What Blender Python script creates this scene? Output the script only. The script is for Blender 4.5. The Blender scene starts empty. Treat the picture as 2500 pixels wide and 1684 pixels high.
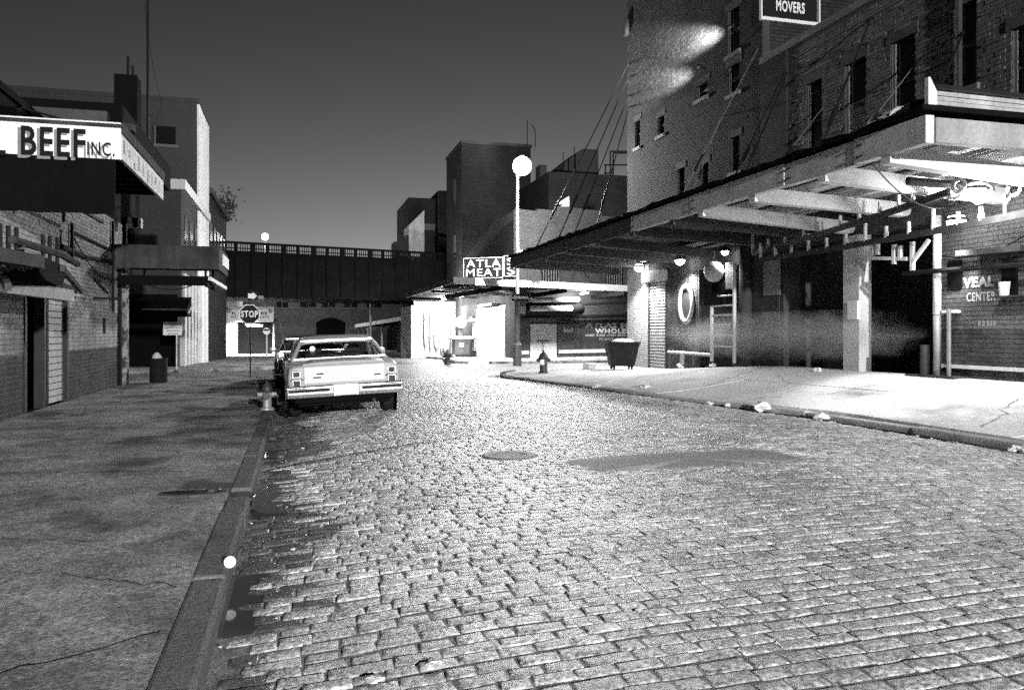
import bpy, math, random
from mathutils import Vector, Matrix
random.seed(13)
R = math.radians
SC = bpy.context.scene
COL = SC.collection

# ------------------------------------------------------------------ camera
F = 28.0 / 36.0 * 2500.0            # focal length in photo pixels
HZ, VPX = 810.0, 724.0              # horizon row and street vanishing column
PSI = math.atan((1250.0 - VPX) / F) # camera turned right of the street
CAMZ = 1.5
cp, sp = math.cos(PSI), math.sin(PSI)
cam_d = bpy.data.cameras.new('camera'); cam = bpy.data.objects.new('camera', cam_d); COL.objects.link(cam)
cam.location = (0, 0, CAMZ); cam.rotation_euler = (R(90), 0, -PSI)
cam_d.lens = 28.0; cam_d.sensor_width = 36.0; cam_d.shift_y = -(842.0 - HZ) / 2500.0
cam_d.clip_start = 0.05; cam_d.clip_end = 3000
SC.camera = cam

# ------------------------------------------------------------------ sky at dusk (black-and-white film: the sky is read as luminance)
wd = bpy.data.worlds.new('World'); SC.world = wd; wd.use_nodes = True
nt = wd.node_tree; nt.nodes.clear()
sky = nt.nodes.new('ShaderNodeTexSky'); sky.sky_type = 'NISHITA'; sky.sun_disc = False
sky.sun_elevation = R(-6.0); sky.sun_rotation = R(22); sky.altitude = 0
sky.air_density = 1.0; sky.dust_density = 0.5; sky.ozone_density = 1.0
bw = nt.nodes.new('ShaderNodeRGBToBW'); bg = nt.nodes.new('ShaderNodeBackground'); wo = nt.nodes.new('ShaderNodeOutputWorld')
bg.inputs['Strength'].default_value = 0.15
nt.links.new(sky.outputs[0], bw.inputs[0]); nt.links.new(bw.outputs[0], bg.inputs[0]); nt.links.new(bg.outputs[0], wo.inputs[0])
SC.view_settings.view_transform = 'Standard'; SC.view_settings.look = 'None'
SC.view_settings.gamma = 1.0; SC.view_settings.exposure = 5.35          # a long night exposure; SC.view_settings.use_curve_mapping = False
SC.cycles.use_denoising = False     # the renderer's own grain stands in for fast film
SC.cycles.max_bounces = 5; SC.cycles.diffuse_bounces = 3; SC.cycles.glossy_bounces = 3
SC.cycles.transparent_max_bounces = 6; SC.cycles.sample_clamp_indirect = .04; SC.cycles.sample_clamp_direct = .5
SC.cycles.caustics_reflective = False; SC.cycles.caustics_refractive = False

# ------------------------------------------------------------------ photo pixel -> place
def ray(u, v):
    r = (u - 1250.0) / F
    return Vector((r * cp + sp, cp - r * sp, (HZ - v) / F))
CAM = Vector((0, 0, CAMZ))
def on_x(u, v, X):
    d = ray(u, v); return CAM + d * (X / d.x)
def on_y(u, v, Y):
    d = ray(u, v); return CAM + d * (Y / d.y)
def on_z(u, v, Z=0.0):
    d = ray(u, v); return CAM + d * ((Z - CAMZ) / d.z)
def at_d(u, v, dep):
    return CAM + ray(u, v) * dep
def on_pl(u, v, p, n):
    d = ray(u, v); p = Vector(p); n = Vector(n); return CAM + d * ((p - CAM).dot(n) / d.dot(n))
def depth(p):
    return p[0] * sp + p[1] * cp
def pix(p):
    d = max(depth(p), .01)
    return (1250 + F * (p[0] * cp - p[1] * sp) / d, HZ - F * (p[2] - CAMZ) / d)
def yx(u, X): return on_x(u, HZ, X).y

def sm(a, b, t):
    t = max(0.0, min(1.0, (t - a) / (b - a))); return t * t * (3 - 2 * t)

# ------------------------------------------------------------------ materials (all grey: the photograph is black and white)
MATS = {}
def M(name, base, rough=.8, var=.25, scale=2.0, fine=.15, bump=.0, bscale=60.0, metal=0.0, island=0.0,
      streak=0.0, spec=.4, coat=0.0, speck=0.0, sscale=70.0, dark=None, dscale=.8, dlo=.5, dhi=.62):
    """procedural grey: broad patches + fine grain + optional per-piece variation, streaks and stains"""
    m = bpy.data.materials.new(name); m.use_nodes = True; t = m.node_tree; N = t.nodes; L = t.links
    b = N['Principled BSDF']; b.inputs['Roughness'].default_value = rough; b.inputs['Metallic'].default_value = metal
    b.inputs['Specular IOR Level'].default_value = spec; b.inputs['Coat Weight'].default_value = coat
    g = N.new('ShaderNodeNewGeometry')
    def noise(sc, det=5, vec=None):
        n = N.new('ShaderNodeTexNoise'); n.inputs['Scale'].default_value = sc; n.inputs['Detail'].default_value = det
        n.inputs['Roughness'].default_value = .62
        L.new(vec if vec else g.outputs['Position'], n.inputs['Vector']); return n.outputs['Fac']
    def math_(op, a, c):
        n = N.new('ShaderNodeMath'); n.operation = op
        for i, x in enumerate((a, c)):
            if isinstance(x, (int, float)): n.inputs[i].default_value = x
            else: L.new(x, n.inputs[i])
        return n.outputs[0]
    def rng(x, a, c, lo=.25, hi=.75):
        n = N.new('ShaderNodeMapRange'); n.inputs['From Min'].default_value = lo; n.inputs['From Max'].default_value = hi
        n.inputs['To Min'].default_value = a; n.inputs['To Max'].default_value = c; L.new(x, n.inputs['Value']); return n.outputs[0]
    val = rng(noise(scale), 1 - var, 1 + var)
    if fine: val = math_('MULTIPLY', val, rng(noise(scale * 14, 3), 1 - fine, 1 + fine))
    if island: val = math_('MULTIPLY', val, rng(g.outputs['Random Per Island'], 1 - island, 1 + island, 0, 1))
    if speck: val = math_('MULTIPLY', val, rng(noise(sscale, 4), 1 - speck, 1 + speck, .32, .68))
    if streak:
        mp = N.new('ShaderNodeMapping'); mp.inputs['Scale'].default_value = (5, 5, .35); L.new(g.outputs['Position'], mp.inputs['Vector'])
        val = math_('MULTIPLY', val, rng(noise(1.0, 4, mp.outputs[0]), 1 - streak, 1 + streak * .4))
    val = math_('MULTIPLY', val, base)
    if dark is not None:
        f = rng(noise(dscale, 6), 0, 1, dlo, dhi)
        mx = N.new('ShaderNodeMix'); mx.data_type = 'FLOAT'
        L.new(f, mx.inputs[0]); L.new(val, mx.inputs[2]); mx.inputs[3].default_value = dark; val = mx.outputs[0]
    cc = N.new('ShaderNodeCombineColor')
    for i in range(3): L.new(val, cc.inputs[i])
    L.new(cc.outputs[0], b.inputs['Base Color'])
    if bump:
        bp = N.new('ShaderNodeBump'); bp.inputs['Strength'].default_value = 1.0; bp.inputs['Distance'].default_value = bump
        L.new(noise(bscale, 6), bp.inputs['Height']); L.new(bp.outputs[0], b.inputs['Normal'])
    MATS[name] = m; return m
LK = 2.0 ** -5.35                        # lamp strengths below are written for exposure 0
def EM(name, strength):
    strength *= LK
    m = bpy.data.materials.new(name); m.use_nodes = True; t = m.node_tree; t.nodes.clear()
    e = t.nodes.new('ShaderNodeEmission'); o = t.nodes.new('ShaderNodeOutputMaterial')
    e.inputs['Strength'].default_value = strength; t.links.new(e.outputs[0], o.inputs[0]); MATS[name] = m; return m
def BRICKTEX(name, base, rough=.85, w=.42, h=.15, var=.3):
    """far brickwork, too small to pick apart: courses as fine relief and tone (walls along either axis)"""
    m = M(name, base, rough, var, .7, .15, spec=.06); t = m.node_tree; N = t.nodes; L = t.links; b = N['Principled BSDF']
    g = N.new('ShaderNodeNewGeometry'); sx = N.new('ShaderNodeSeparateXYZ'); L.new(g.outputs['Position'], sx.inputs[0])
    ad = N.new('ShaderNodeMath'); ad.operation = 'ADD'; L.new(sx.outputs[0], ad.inputs[0]); L.new(sx.outputs[1], ad.inputs[1])
    cb = N.new('ShaderNodeCombineXYZ'); L.new(ad.outputs[0], cb.inputs[0]); L.new(sx.outputs[2], cb.inputs[1])
    br = N.new('ShaderNodeTexBrick'); br.inputs['Scale'].default_value = 1.0; br.inputs['Brick Width'].default_value = w
    br.inputs['Row Height'].default_value = h; br.inputs['Mortar Size'].default_value = .012
    br.inputs['Color1'].default_value = (1, 1, 1, 1); br.inputs['Color2'].default_value = (.72, .72, .72, 1); br.inputs['Mortar'].default_value = (.45, .45, .45, 1)
    L.new(cb.outputs[0], br.inputs['Vector'])
    old = b.inputs['Base Color'].links[0].from_socket
    mx = N.new('ShaderNodeMix'); mx.data_type = 'RGBA'; mx.blend_type = 'MULTIPLY'; mx.inputs[0].default_value = 1
    L.new(old, mx.inputs[6]); L.new(br.outputs['Color'], mx.inputs[7]); L.new(mx.outputs[2], b.inputs['Base Color'])
    bp = N.new('ShaderNodeBump'); bp.inputs['Distance'].default_value = .01; L.new(br.outputs['Fac'], bp.inputs['Height']); bp.invert = True
    L.new(bp.outputs[0], b.inputs['Normal'])
    return m
def GLASS(name, tint, gl):
    m = bpy.data.materials.new(name); m.use_nodes = True; t = m.node_tree; t.nodes.clear()
    tr = t.nodes.new('ShaderNodeBsdfTransparent'); tr.inputs[0].default_value = (tint, tint, tint, 1)
    g = t.nodes.new('ShaderNodeBsdfGlossy'); g.inputs['Roughness'].default_value = .03; g.inputs[0].default_value = (.9, .9, .9, 1)
    mx = t.nodes.new('ShaderNodeMixShader'); mx.inputs[0].default_value = gl; o = t.nodes.new('ShaderNodeOutputMaterial')
    t.links.new(tr.outputs[0], mx.inputs[1]); t.links.new(g.outputs[0], mx.inputs[2]); t.links.new(mx.outputs[0], o.inputs[0]); MATS[name] = m; return m

M('cobble', .46, .46, .38, .6, .45, .014, 34, island=.34, spec=.9, speck=.8, sscale=42, dark=.30, dscale=.4, dlo=.53, dhi=.70)
M('joint_grit', .20, .65, .4, .8, .5, .008, 50, spec=.4, speck=.6, sscale=70)
M('cobble_wet_shade', .10, .28, .3, .6, .4, .006, 42, island=.25, spec=.6, speck=.5, sscale=50)  # wet gutter stones, with the gutter's shade painted into the dark tone
M('road_bed', .07, .8, .3, 1.2, .3, .004, 50)
M('far_paving', .15, .5, .3, .8, .3, .006, 14, spec=.5)
M('asphalt', .25, .7, .2, 1.5, .3, .006, 90, speck=.4)
M('tar', .015, .35, .2, 3, .2, .002, 80, spec=0.15)
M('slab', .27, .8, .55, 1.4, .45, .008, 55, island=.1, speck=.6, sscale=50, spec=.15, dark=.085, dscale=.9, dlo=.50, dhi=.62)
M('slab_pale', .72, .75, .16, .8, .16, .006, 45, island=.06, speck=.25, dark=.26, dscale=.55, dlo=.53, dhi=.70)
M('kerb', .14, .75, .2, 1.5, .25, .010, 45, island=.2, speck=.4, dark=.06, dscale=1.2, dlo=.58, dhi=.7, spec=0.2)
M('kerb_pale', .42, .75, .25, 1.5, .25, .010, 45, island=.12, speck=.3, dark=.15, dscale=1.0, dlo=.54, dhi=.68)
M('kerb_dark', .13, .75, .25, 2, .3, .006, 40, island=.2, spec=0.15)
M('iron', .05, .5, .3, 4, .3, .002, 80, metal=.4, spec=0.2)
M('black_steel', .012, .55, .3, 4, .2, spec=0.08)
M('dark_steel', .035, .6, .35, 3, .25, .002, 40, streak=.3, spec=0.12)
M('rusty', .055, .85, .4, 2.5, .35, .004, 45, streak=.5, spec=0.1)
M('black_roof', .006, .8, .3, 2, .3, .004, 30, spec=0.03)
M('timber', .62, .8, .2, 1.6, .2, .003, 35, streak=.15)
M('timber_lit_tone', .78, .7, .16, 1.5, .15, .003, 35, dark=.3, dscale=1.3, dlo=.6, dhi=.8)  # canopy timbers near the end lamp, its light painted in as pale tone
M('timber_dark', .07, .85, .3, 2, .25, .003, 35, spec=0.06)
M('boards', .04, .85, .3, 1.2, .25, .004, 30, island=.3, spec=0.04)
M('white_paint', .78, .55, .06, 2, .06)
M('white_worn', .66, .6, .15, 1.6, .15, .002, 40, dark=.25, dscale=1.6, dlo=.6, dhi=.72)
M('siding', .36, .75, .25, 1.5, .2, .004, 40, island=.18, streak=.3, speck=.2)
M('peeling', .30, .8, .4, 3, .4, .006, 30, streak=.4, spec=.1, dark=.05, dscale=3.5, dlo=.47, dhi=.56)
M('cream', .5, .7, .2, 1.5, .15, .003, 40, streak=.2)
M('grey_paint', .09, .7, .25, 1.2, .2, .003, 40, streak=.3, spec=0.1)
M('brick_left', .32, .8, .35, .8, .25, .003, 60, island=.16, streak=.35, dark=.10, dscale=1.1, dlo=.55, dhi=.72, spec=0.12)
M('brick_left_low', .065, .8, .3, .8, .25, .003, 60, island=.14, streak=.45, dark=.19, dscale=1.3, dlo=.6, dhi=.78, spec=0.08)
M('mortar_left', .16, .9, .2, 2, .2)
M('brick_right', .105, .85, .3, .9, .25, .003, 60, island=.30, streak=.2, spec=0.08)
M('brick_tall', .028, .85, .35, .6, .25, .003, 60, island=.32, streak=.2, spec=0.08)
M('brick_white', .58, .75, .2, 1.2, .2, .003, 60, island=.1)
M('brick_veal', .10, .8, .3, .9, .25, .003, 60, island=.16, spec=0.1)
M('brick_grime_shade', .06, .85, .35, 1.1, .25, .003, 60, island=.22, streak=.3, spec=0.06)
M('mortar', .06, .9, .2, 2, .2, spec=0.03)
M('mortar_pale', .30, .9, .2, 2, .2)
BRICKTEX('brick_atlas', .10, w=.22, h=.075)
BRICKTEX('brick_tower', .04, w=.3, h=.1)
BRICKTEX('brick_factory', .16, w=.3, h=.1)
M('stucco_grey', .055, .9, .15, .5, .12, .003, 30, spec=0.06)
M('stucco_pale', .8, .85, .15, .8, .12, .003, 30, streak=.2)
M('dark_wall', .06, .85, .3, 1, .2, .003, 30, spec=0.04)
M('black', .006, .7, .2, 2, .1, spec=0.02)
M('stone', .12, .8, .2, 2, .2, .004, 40)
M('panel', .055, .5, .25, 1.2, .2, .001, 30, streak=.25, spec=0.15)
M('sign_white', .82, .5, .06, 1.2, .05)
M('sign_faded', .55, .6, .2, 2.5, .2, streak=.35)
M('sign_black', .008, .6, .2, 3, .1, spec=.1)
M('sign_grey', .22, .5, .2, 3, .1)
M('sign_dark', .014, .6, .15, 3, .1, spec=.1)
M('stop_face', .014, .6, .1, 4, .1, spec=.1)
M('bridge', .007, .7, .4, 1.2, .3, .004, 20, streak=.3, spec=0.03)
M('car_paint', .6, .32, .05, .8, .04, coat=.6, spec=.5)
M('car_dark', .02, .3, .1, 1, .05, coat=.6)
M('chrome', .72, .24, .05, 2, .05, metal=.85)
M('rubber', .012, .75, .2, 6, .2)
M('lamp_red', .045, .5, .1, 8, .1, spec=.15)
M('seat', .04, .8, .2, 4, .2)
GLASS('car_glass', .85, .06)
GLASS('window_glass', .25, .35)
M('window_dark', .01, .12, .2, 2, .1, spec=.6)
M('hydrant_dark', .04, .5, .3, 8, .2, .001, 60)
M('hydrant_pale', .32, .4, .3, 8, .2, .001, 60, metal=.3)
M('paper', .75, .8, .1, 8, .1)
M('bag', .72, .5, .1, 6, .1)
M('plastic_white', .6, .35, .05, 6, .05)
M('cart', .014, .7, .3, 4, .25, .002, 50, streak=.3, spec=.06)
M('pole_white', .66, .5, .12, 4, .1)
M('pole_grey', .14, .5, .25, 4, .15)
M('canvas', .45, .85, .2, 2, .15)
M('leaf', .05, .8, .3, 3, .2, spec=0.1)
M('poster', .17, .8, .15, 3, .2)
M('meat_cloth', .7, .8, .1, 6, .1)
EM('lamp_glow', 60); EM('tube_glow', 22); EM('far_glow', 30); EM('window_lit', .35)
wm = bpy.data.materials.new('gutter_water'); wm.use_nodes = True
wb = wm.node_tree.nodes['Principled BSDF']; wb.inputs['Base Color'].default_value = (.05, .05, .05, 1)
wb.inputs['Roughness'].default_value = .06; wb.inputs['Specular IOR Level'].default_value = .5; MATS['gutter_water'] = wm

# ------------------------------------------------------------------ mesh helpers
class MB:
    def __init__(s): s.v = []; s.f = []
    def add(s, vs, fs):
        o = len(s.v); s.v += [tuple(x) for x in vs]; s.f += [tuple(i + o for i in f) for f in fs]; return s
    def obox(s, o, a, b, c):
        o, a, b, c = map(Vector, (o, a, b, c))
        vs = [o, o + a, o + a + b, o + b, o + c, o + a + c, o + a + b + c, o + b + c]
        fs = [(0, 3, 2, 1), (4, 5, 6, 7), (0, 1, 5, 4), (1, 2, 6, 5), (2, 3, 7, 6), (3, 0, 4, 7)]
        if a.cross(b).dot(c) < 0: fs = [f[::-1] for f in fs]
        return s.add(vs, fs)
    def box(s, x0, x1, y0, y1, z0, z1):
        return s.obox((x0, y0, z0), (x1 - x0, 0, 0), (0, y1 - y0, 0), (0, 0, z1 - z0))
    def bar(s, p, q, w, h=None, up=(0, 0, 1)):
        """rectangular bar from p to q, w wide, h deep"""
        h = h or w; p, q = Vector(p), Vector(q); d = (q - p); n = d.normalized(); u = Vector(up)
        if abs(n.dot(u)) > .98: u = Vector((1, 0, 0))
        a = n.cross(u).normalized(); b = a.cross(n).normalized()
        return s.obox(p - a * w / 2 - b * h / 2, a * w, d, b * h)
    def tube(s, p, q, r, r2=None, n=8, cap=True):
        r2 = r if r2 is None else r2; p, q = Vector(p), Vector(q); d = (q - p).normalized()
        u = Vector((0, 0, 1)) if abs(d.z) < .9 else Vector((1, 0, 0)); a = d.cross(u).normalized(); b = d.cross(a)
        vs = []; fs = []
        for c, rr in ((p, r), (q, r2)):
            for i in range(n):
                t = 2 * math.pi * i / n; vs.append(c + a * math.cos(t) * rr + b * math.sin(t) * rr)
        for i in range(n): fs.append((i, (i + 1) % n, n + (i + 1) % n, n + i))
        if cap: fs += [tuple(range(n))[::-1], tuple(range(n, 2 * n))]
        return s.add(vs, fs)
    def path(s, pts, r, n=6):
        for a, b in zip(pts[:-1], pts[1:]): s.tube(a, b, r, n=n)
        return s
    def lathe(s, prof, c=(0, 0, 0), n=16, axis='z'):
        vs = []; fs = []; c = Vector(c)
        for r, z in prof:
            for i in range(n):
                t = 2 * math.pi * i / n; x, y = r * math.cos(t), r * math.sin(t)
                vs.append(c + (Vector((x, y, z)) if axis == 'z' else Vector((z, x, y)) if axis == 'x' else Vector((x, z, y))))
        k = len(prof)
        for j in range(k - 1):
            for i in range(n): fs.append((j * n + i, j * n + (i + 1) % n, (j + 1) * n + (i + 1) % n, (j + 1) * n + i))
        if prof[0][0] > 1e-4: fs.append(tuple(range(n))[::-1])
        if prof[-1][0] > 1e-4: fs.append(tuple(range((k - 1) * n, k * n)))
        if axis == 'y': fs = [f[::-1] for f in fs]
        return s.add(vs, fs)
    def prism(s, poly, z0, z1):
        n = len(poly); a = sum(poly[i][0] * poly[(i + 1) % n][1] - poly[(i + 1) % n][0] * poly[i][1] for i in range(n))
        if a < 0: poly = poly[::-1]
        vs = [(p[0], p[1], z0) for p in poly] + [(p[0], p[1], z1) for p in poly]
        fs = [tuple(range(n))[::-1], tuple(range(n, 2 * n))] + [(i, (i + 1) % n, n + (i + 1) % n, n + i) for i in range(n)]
        return s.add(vs, fs)
    def poly3(s, pts, off):
        """planar polygon extruded by vector off"""
        n = len(pts); off = Vector(off); pts = [Vector(p) for p in pts]
        vs = pts + [p + off for p in pts]
        fs = [tuple(range(n))[::-1], tuple(range(n, 2 * n))] + [(i, (i + 1) % n, n + (i + 1) % n, n + i) for i in range(n)]
        nr = (pts[1] - pts[0]).cross(pts[2] - pts[0])
        if nr.dot(off) < 0: fs = [f[::-1] for f in fs]
        return s.add(vs, fs)
    def mesh(s, name, smooth=False):
        me = bpy.data.meshes.new(name); me.from_pydata(s.v, [], s.f); me.update()
        if smooth: me.polygons.foreach_set('use_smooth', [True] * len(me.polygons))
        return me
    def build(s, name, mat, parent=None, smooth=False, bevel=0.0):
        return link(name, s.mesh(name, smooth), mat, parent, bevel)
def link(name, me, mat, parent=None, bevel=0.0):
    o = bpy.data.objects.new(name, me); COL.objects.link(o)
    if mat is not None and not me.materials: me.materials.append(MATS[mat] if isinstance(mat, str) else mat)
    if parent: o.parent = parent
    if bevel:
        b = o.modifiers.new('bevel', 'BEVEL'); b.width = bevel; b.segments = 2; b.limit_method = 'ANGLE'
    return o
def thing(name, label, cat, group=None, loc=(0, 0, 0), rz=0.0):
    o = bpy.data.objects.new(name, None); COL.objects.link(o); o.empty_display_size = .2
    o.location = loc; o.rotation_euler = (0, 0, rz); return tag(o, label, cat, group)
def tag(o, label, cat, group=None):
    o['label'] = label; o['category'] = cat
    if group: o['group'] = group
    return o
def struct(o, kind='structure'):
    o['kind'] = kind; return o
def B(name, mat, parent, *dims, bevel=0.0):
    return MB().box(*dims).build(name, mat, parent, bevel=bevel)
def text(s, parent, mat, o, right, up, w, h, depth=.006, bold=.0, name='lettering', shear=0.0, sp_=1.12):
    """lettering cut from the built-in font, fitted to a w x h field at o on the plane right/up"""
    cu = bpy.data.curves.new('t', 'FONT'); cu.body = s; cu.offset = bold; cu.extrude = .01; cu.shear = shear; cu.space_character = sp_; cu.resolution_u = 3
    ob = bpy.data.objects.new('t', cu); COL.objects.link(ob)
    dg = bpy.context.evaluated_depsgraph_get(); me = bpy.data.meshes.new_from_object(ob.evaluated_get(dg))
    bpy.data.objects.remove(ob); bpy.data.curves.remove(cu)
    xs = [v.co.x for v in me.vertices]; ys = [v.co.y for v in me.vertices]
    x0, x1, y0, y1 = min(xs), max(xs), min(ys), max(ys)
    right = Vector(right).normalized(); up = Vector(up).normalized(); n = right.cross(up); o = Vector(o)
    for v in me.vertices:
        v.co = o + right * ((v.co.x - x0) / (x1 - x0) * w) + up * ((v.co.y - y0) / (y1 - y0) * h) + n * ((v.co.z + .01) / .02 * depth)
    me.materials.clear(); me.name = name
    return link(name, me, mat, parent)
def lamp(name, parent, loc, power, radius=.15, spot=None, rot=None, blend=.5):
    ld = bpy.data.lights.new(name, 'SPOT' if spot else 'POINT'); ld.energy = power * LK; ld.shadow_soft_size = radius
    if spot: ld.spot_size = R(spot); ld.spot_blend = blend
    o = bpy.data.objects.new(name, ld); COL.objects.link(o); o.location = loc
    if rot is not None: o.rotation_euler = Vector(rot).to_track_quat('-Z', 'Y').to_euler()
    if parent: o.parent = parent
    return o

# ------------------------------------------------------------------ brickwork: real bricks proud of a mortar bed
def bricks(parent, o, a, n, length, z0, z1, mat, holes=(), bl=.21, bh=.072, j=.011, proud=.010, parts=300, bed='mortar', name='brick', uneven=.003, bedname='mortar_bed'):
    """o wall foot at its start, a direction along the wall, n outward; holes (s0,s1,z0,z1) along the wall"""
    a = Vector(a).normalized(); n = Vector(n).normalized(); o = Vector(o); Z = Vector((0, 0, 1))
    if bed:
        cuts = sorted({0.0, length} | {x for h in holes for x in h[:2] if 0 < x < length})
        mb = MB()
        for s0, s1 in zip(cuts[:-1], cuts[1:]):
            mid = (s0 + s1) / 2; zs = sorted((h[2], h[3]) for h in holes if h[0] <= mid <= h[1]); z = z0
            for ha, hb in zs + [(z1, z1)]:
                if min(ha, z1) > z + .001:
                    mb.obox(o + a * s0 + Z * (z - o.z) - n * .24, a * (s1 - s0), n * .24, Z * (min(ha, z1) - z))
                z = max(z, hb)
        mb.build(bedname, bed, parent)
    pieces = []; row = 0; z = z0
    while z + bh < z1 + .001:
        s = -(bl + j) / 2 if row % 2 else 0.0
        hs = sorted((h[0], h[1]) for h in holes if h[2] < z + bh and h[3] > z)
        while s < length:
            segs = [(max(s, 0), min(s + bl, length))]
            for h0, h1 in hs:
                nx = []
                for p, q in segs:
                    if q <= h0 or p >= h1: nx.append((p, q)); continue
                    if p < h0: nx.append((p, h0))
                    if q > h1: nx.append((h1, q))
                segs = nx
            for p, q in segs:
                if q - p > .03: pieces.append((p, q, z))
            s += bl + j
        z += bh + j; row += 1
    def where(p): return o + a * ((p[0] + p[1]) / 2) + Z * (p[2] - o.z)
    def score(p):
        w = where(p); u, v = pix(w)
        return depth(w) if (-10 < u < 2510 and -10 < v < 1690 and p[1] - p[0] > bl - .005) else 1e9
    pieces.sort(key=score)
    single = [p for p in pieces[:parts] if score(p) < 1e8]; rest = pieces[len(single):]
    c = .004
    def shape(mb, p, q, z, d):
        base = o + a * p + Z * (z - o.z); w = q - p
        vs = [base, base + a * w, base + a * w + Z * bh, base + Z * bh]
        ins = [base + a * c + Z * c, base + a * (w - c) + Z * c, base + a * (w - c) + Z * (bh - c), base + a * c + Z * (bh - c)]
        V = [x - n * .02 for x in vs] + [x + n * (d - c) for x in vs] + [x + n * d for x in ins]
        fs = []
        for k in (0, 4):
            for i in range(4): fs.append((k + i, k + (i + 1) % 4, k + 4 + (i + 1) % 4, k + 4 + i))
        fs.append((8, 9, 10, 11))
        if a.cross(Z).dot(n) < 0: fs = [f[::-1] for f in fs]
        mb.add(V, fs)
    mb = MB()
    for p, q, zz in rest: shape(mb, p, q, zz, proud + random.uniform(-uneven, uneven))
    if rest: struct(mb.build('brickwork', mat, parent), 'stuff')
    if single:
        m1 = MB(); save = o; base = o + a * single[0][0] + Z * (single[0][2] - o.z)
        shape(m1, single[0][0], single[0][1], single[0][2], proud); me = m1.mesh(name); me.transform(Matrix.Translation(-base)); me.materials.append(MATS[mat])
        for p, q, zz in single:
            b = bpy.data.objects.new(name, me); COL.objects.link(b); b.parent = parent
            b.location = o + a * p + Z * (zz - o.z) + n * random.uniform(-uneven, uneven)

# ================================================================== GROUND
def kerb_r(y):      # right kerb face, taken from the photograph
    pts = [(-6, 8.75), (8, 8.68), (11.5, 8.66), (13.5, 8.25), (15.7, 7.6), (18, 7.15), (21, 6.55), (23, 6.22), (24.4, 6.2), (26, 6.6), (27.3, 7.5), (28.4, 9.2), (29.8, 14.0), (31, 18.0)]
    for (a, xa), (b, xb) in zip(pts[:-1], pts[1:]):
        if a <= y <= b: return xa + (xb - xa) * (y - a) / (b - a)
    return pts[-1][1]
def drop(y): return -.018 * max(0.0, min(y, 66.0) - 36.0)
def zr(x, y):
    k = max(0.0, 1 - ((x - 4.1) / 4.55) ** 2)
    return .15 * k * (1 - sm(20, 27, y)) + drop(y)
def zsr(x, y):      # right pavement climbs to the loading docks
    k = kerb_r(y); t = sm(0, 1, (x - k) / max(12.0 - k, 1.0)); rise = .50 - .42 * sm(16.5, 26.5, y)
    return .14 + rise * t
mb = MB(); xs = [-400, -120, -40, -15, -8, -5] + [-.9 + .45 * i for i in range(24)] + [10.5, 12, 15, 20, 40, 120, 400]
ys = [-200, -60, -20, -5] + [-2 + 1.0 * i for i in range(40)] + [40, 45, 50, 55, 60, 66, 80, 120, 300, 900]
for y in ys:
    for x in xs: mb.v.append((x, y, zr(x, y) - .075 * (1 if (-.6 < x < 9 and y < 24.5) else .2)))
nx = len(xs)
for j in range(len(ys) - 1):
    for i in range(nx - 1): mb.f.append((j * nx + i, j * nx + i + 1, (j + 1) * nx + i + 1, (j + 1) * nx + i))
ground = struct(mb.build('ground', 'far_paving', smooth=True))

# ---- cobbled roadway: Belgian blocks in courses across the street
road = bpy.data.objects.new('road', None); COL.objects.link(road); struct(road)
def sinkf(x, y): return .010 * math.sin(x * 1.3 + y * .7) * math.sin(y * 1.1 - x * .4)
mb = MB(); rdj = random.Random(99); nyb, nxb = 262, 92
for j in range(nyb):
    for i in range(nxb):
        x = -.40 + i * .1; y = -1.0 + j * .1
        n_ = .5 + .5 * math.sin(x * 1.9 + math.sin(y * 1.3) * 2) * math.sin(y * 1.7 + math.cos(x * .9) * 2)
        mb.v.append((x, y, zr(x, y) + sinkf(x, y) - .0045 - .002 * rdj.random() - .014 * rdj.random() * n_ ** 3 - .008 * sm(.8, .1, x)))
for j in range(nyb - 1):
    for i in range(nxb - 1):
        if mb.v[j * nxb + i + 1][0] < kerb_r(mb.v[j * nxb + i][1]) + .3: mb.f.append((j * nxb + i, j * nxb + i + 1, (j + 1) * nxb + i + 1, (j + 1) * nxb + i))
mb.build('road_bed', 'joint_grit', road, smooth=True)
def block_verts(L_, W_, h, crown):
    c = .014; V = []
    for (k, zz) in ((0, -.06), (.001, h - .006), (.006, h - .0012), (.022, h + crown * .35)):
        V += [(-L_ / 2 + k, -W_ / 2 + k, zz), (L_ / 2 - k, -W_ / 2 + k, zz), (L_ / 2 - k, W_ / 2 - k, zz), (-L_ / 2 + k, W_ / 2 - k, zz)]
    fs = []
    for k in (0, 4, 8):
        for i in range(4): fs.append((k + i, k + (i + 1) % 4, k + 4 + (i + 1) % 4, k + 4 + i))
    fs.append((12, 13, 14, 15)); return V, fs
variants = []
for k in range(10):
    L_ = random.choice((.15, .17, .19, .21, .23)); me_v, me_f = block_verts(L_, .099, 0.0, .004 + .003 * random.random())
    me_v = [(x + random.uniform(-.006, .006), y + random.uniform(-.006, .006), z + random.uniform(-.0012, .0012)) for x, y, z in me_v]
    m1 = MB(); m1.v = me_v; m1.f = me_f; me = m1.mesh('cobblestone', True); me.materials.append(MATS['cobble']); variants.append((L_, me, me_v, me_f))
stones = []
y = 1.6; row = 0
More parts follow.
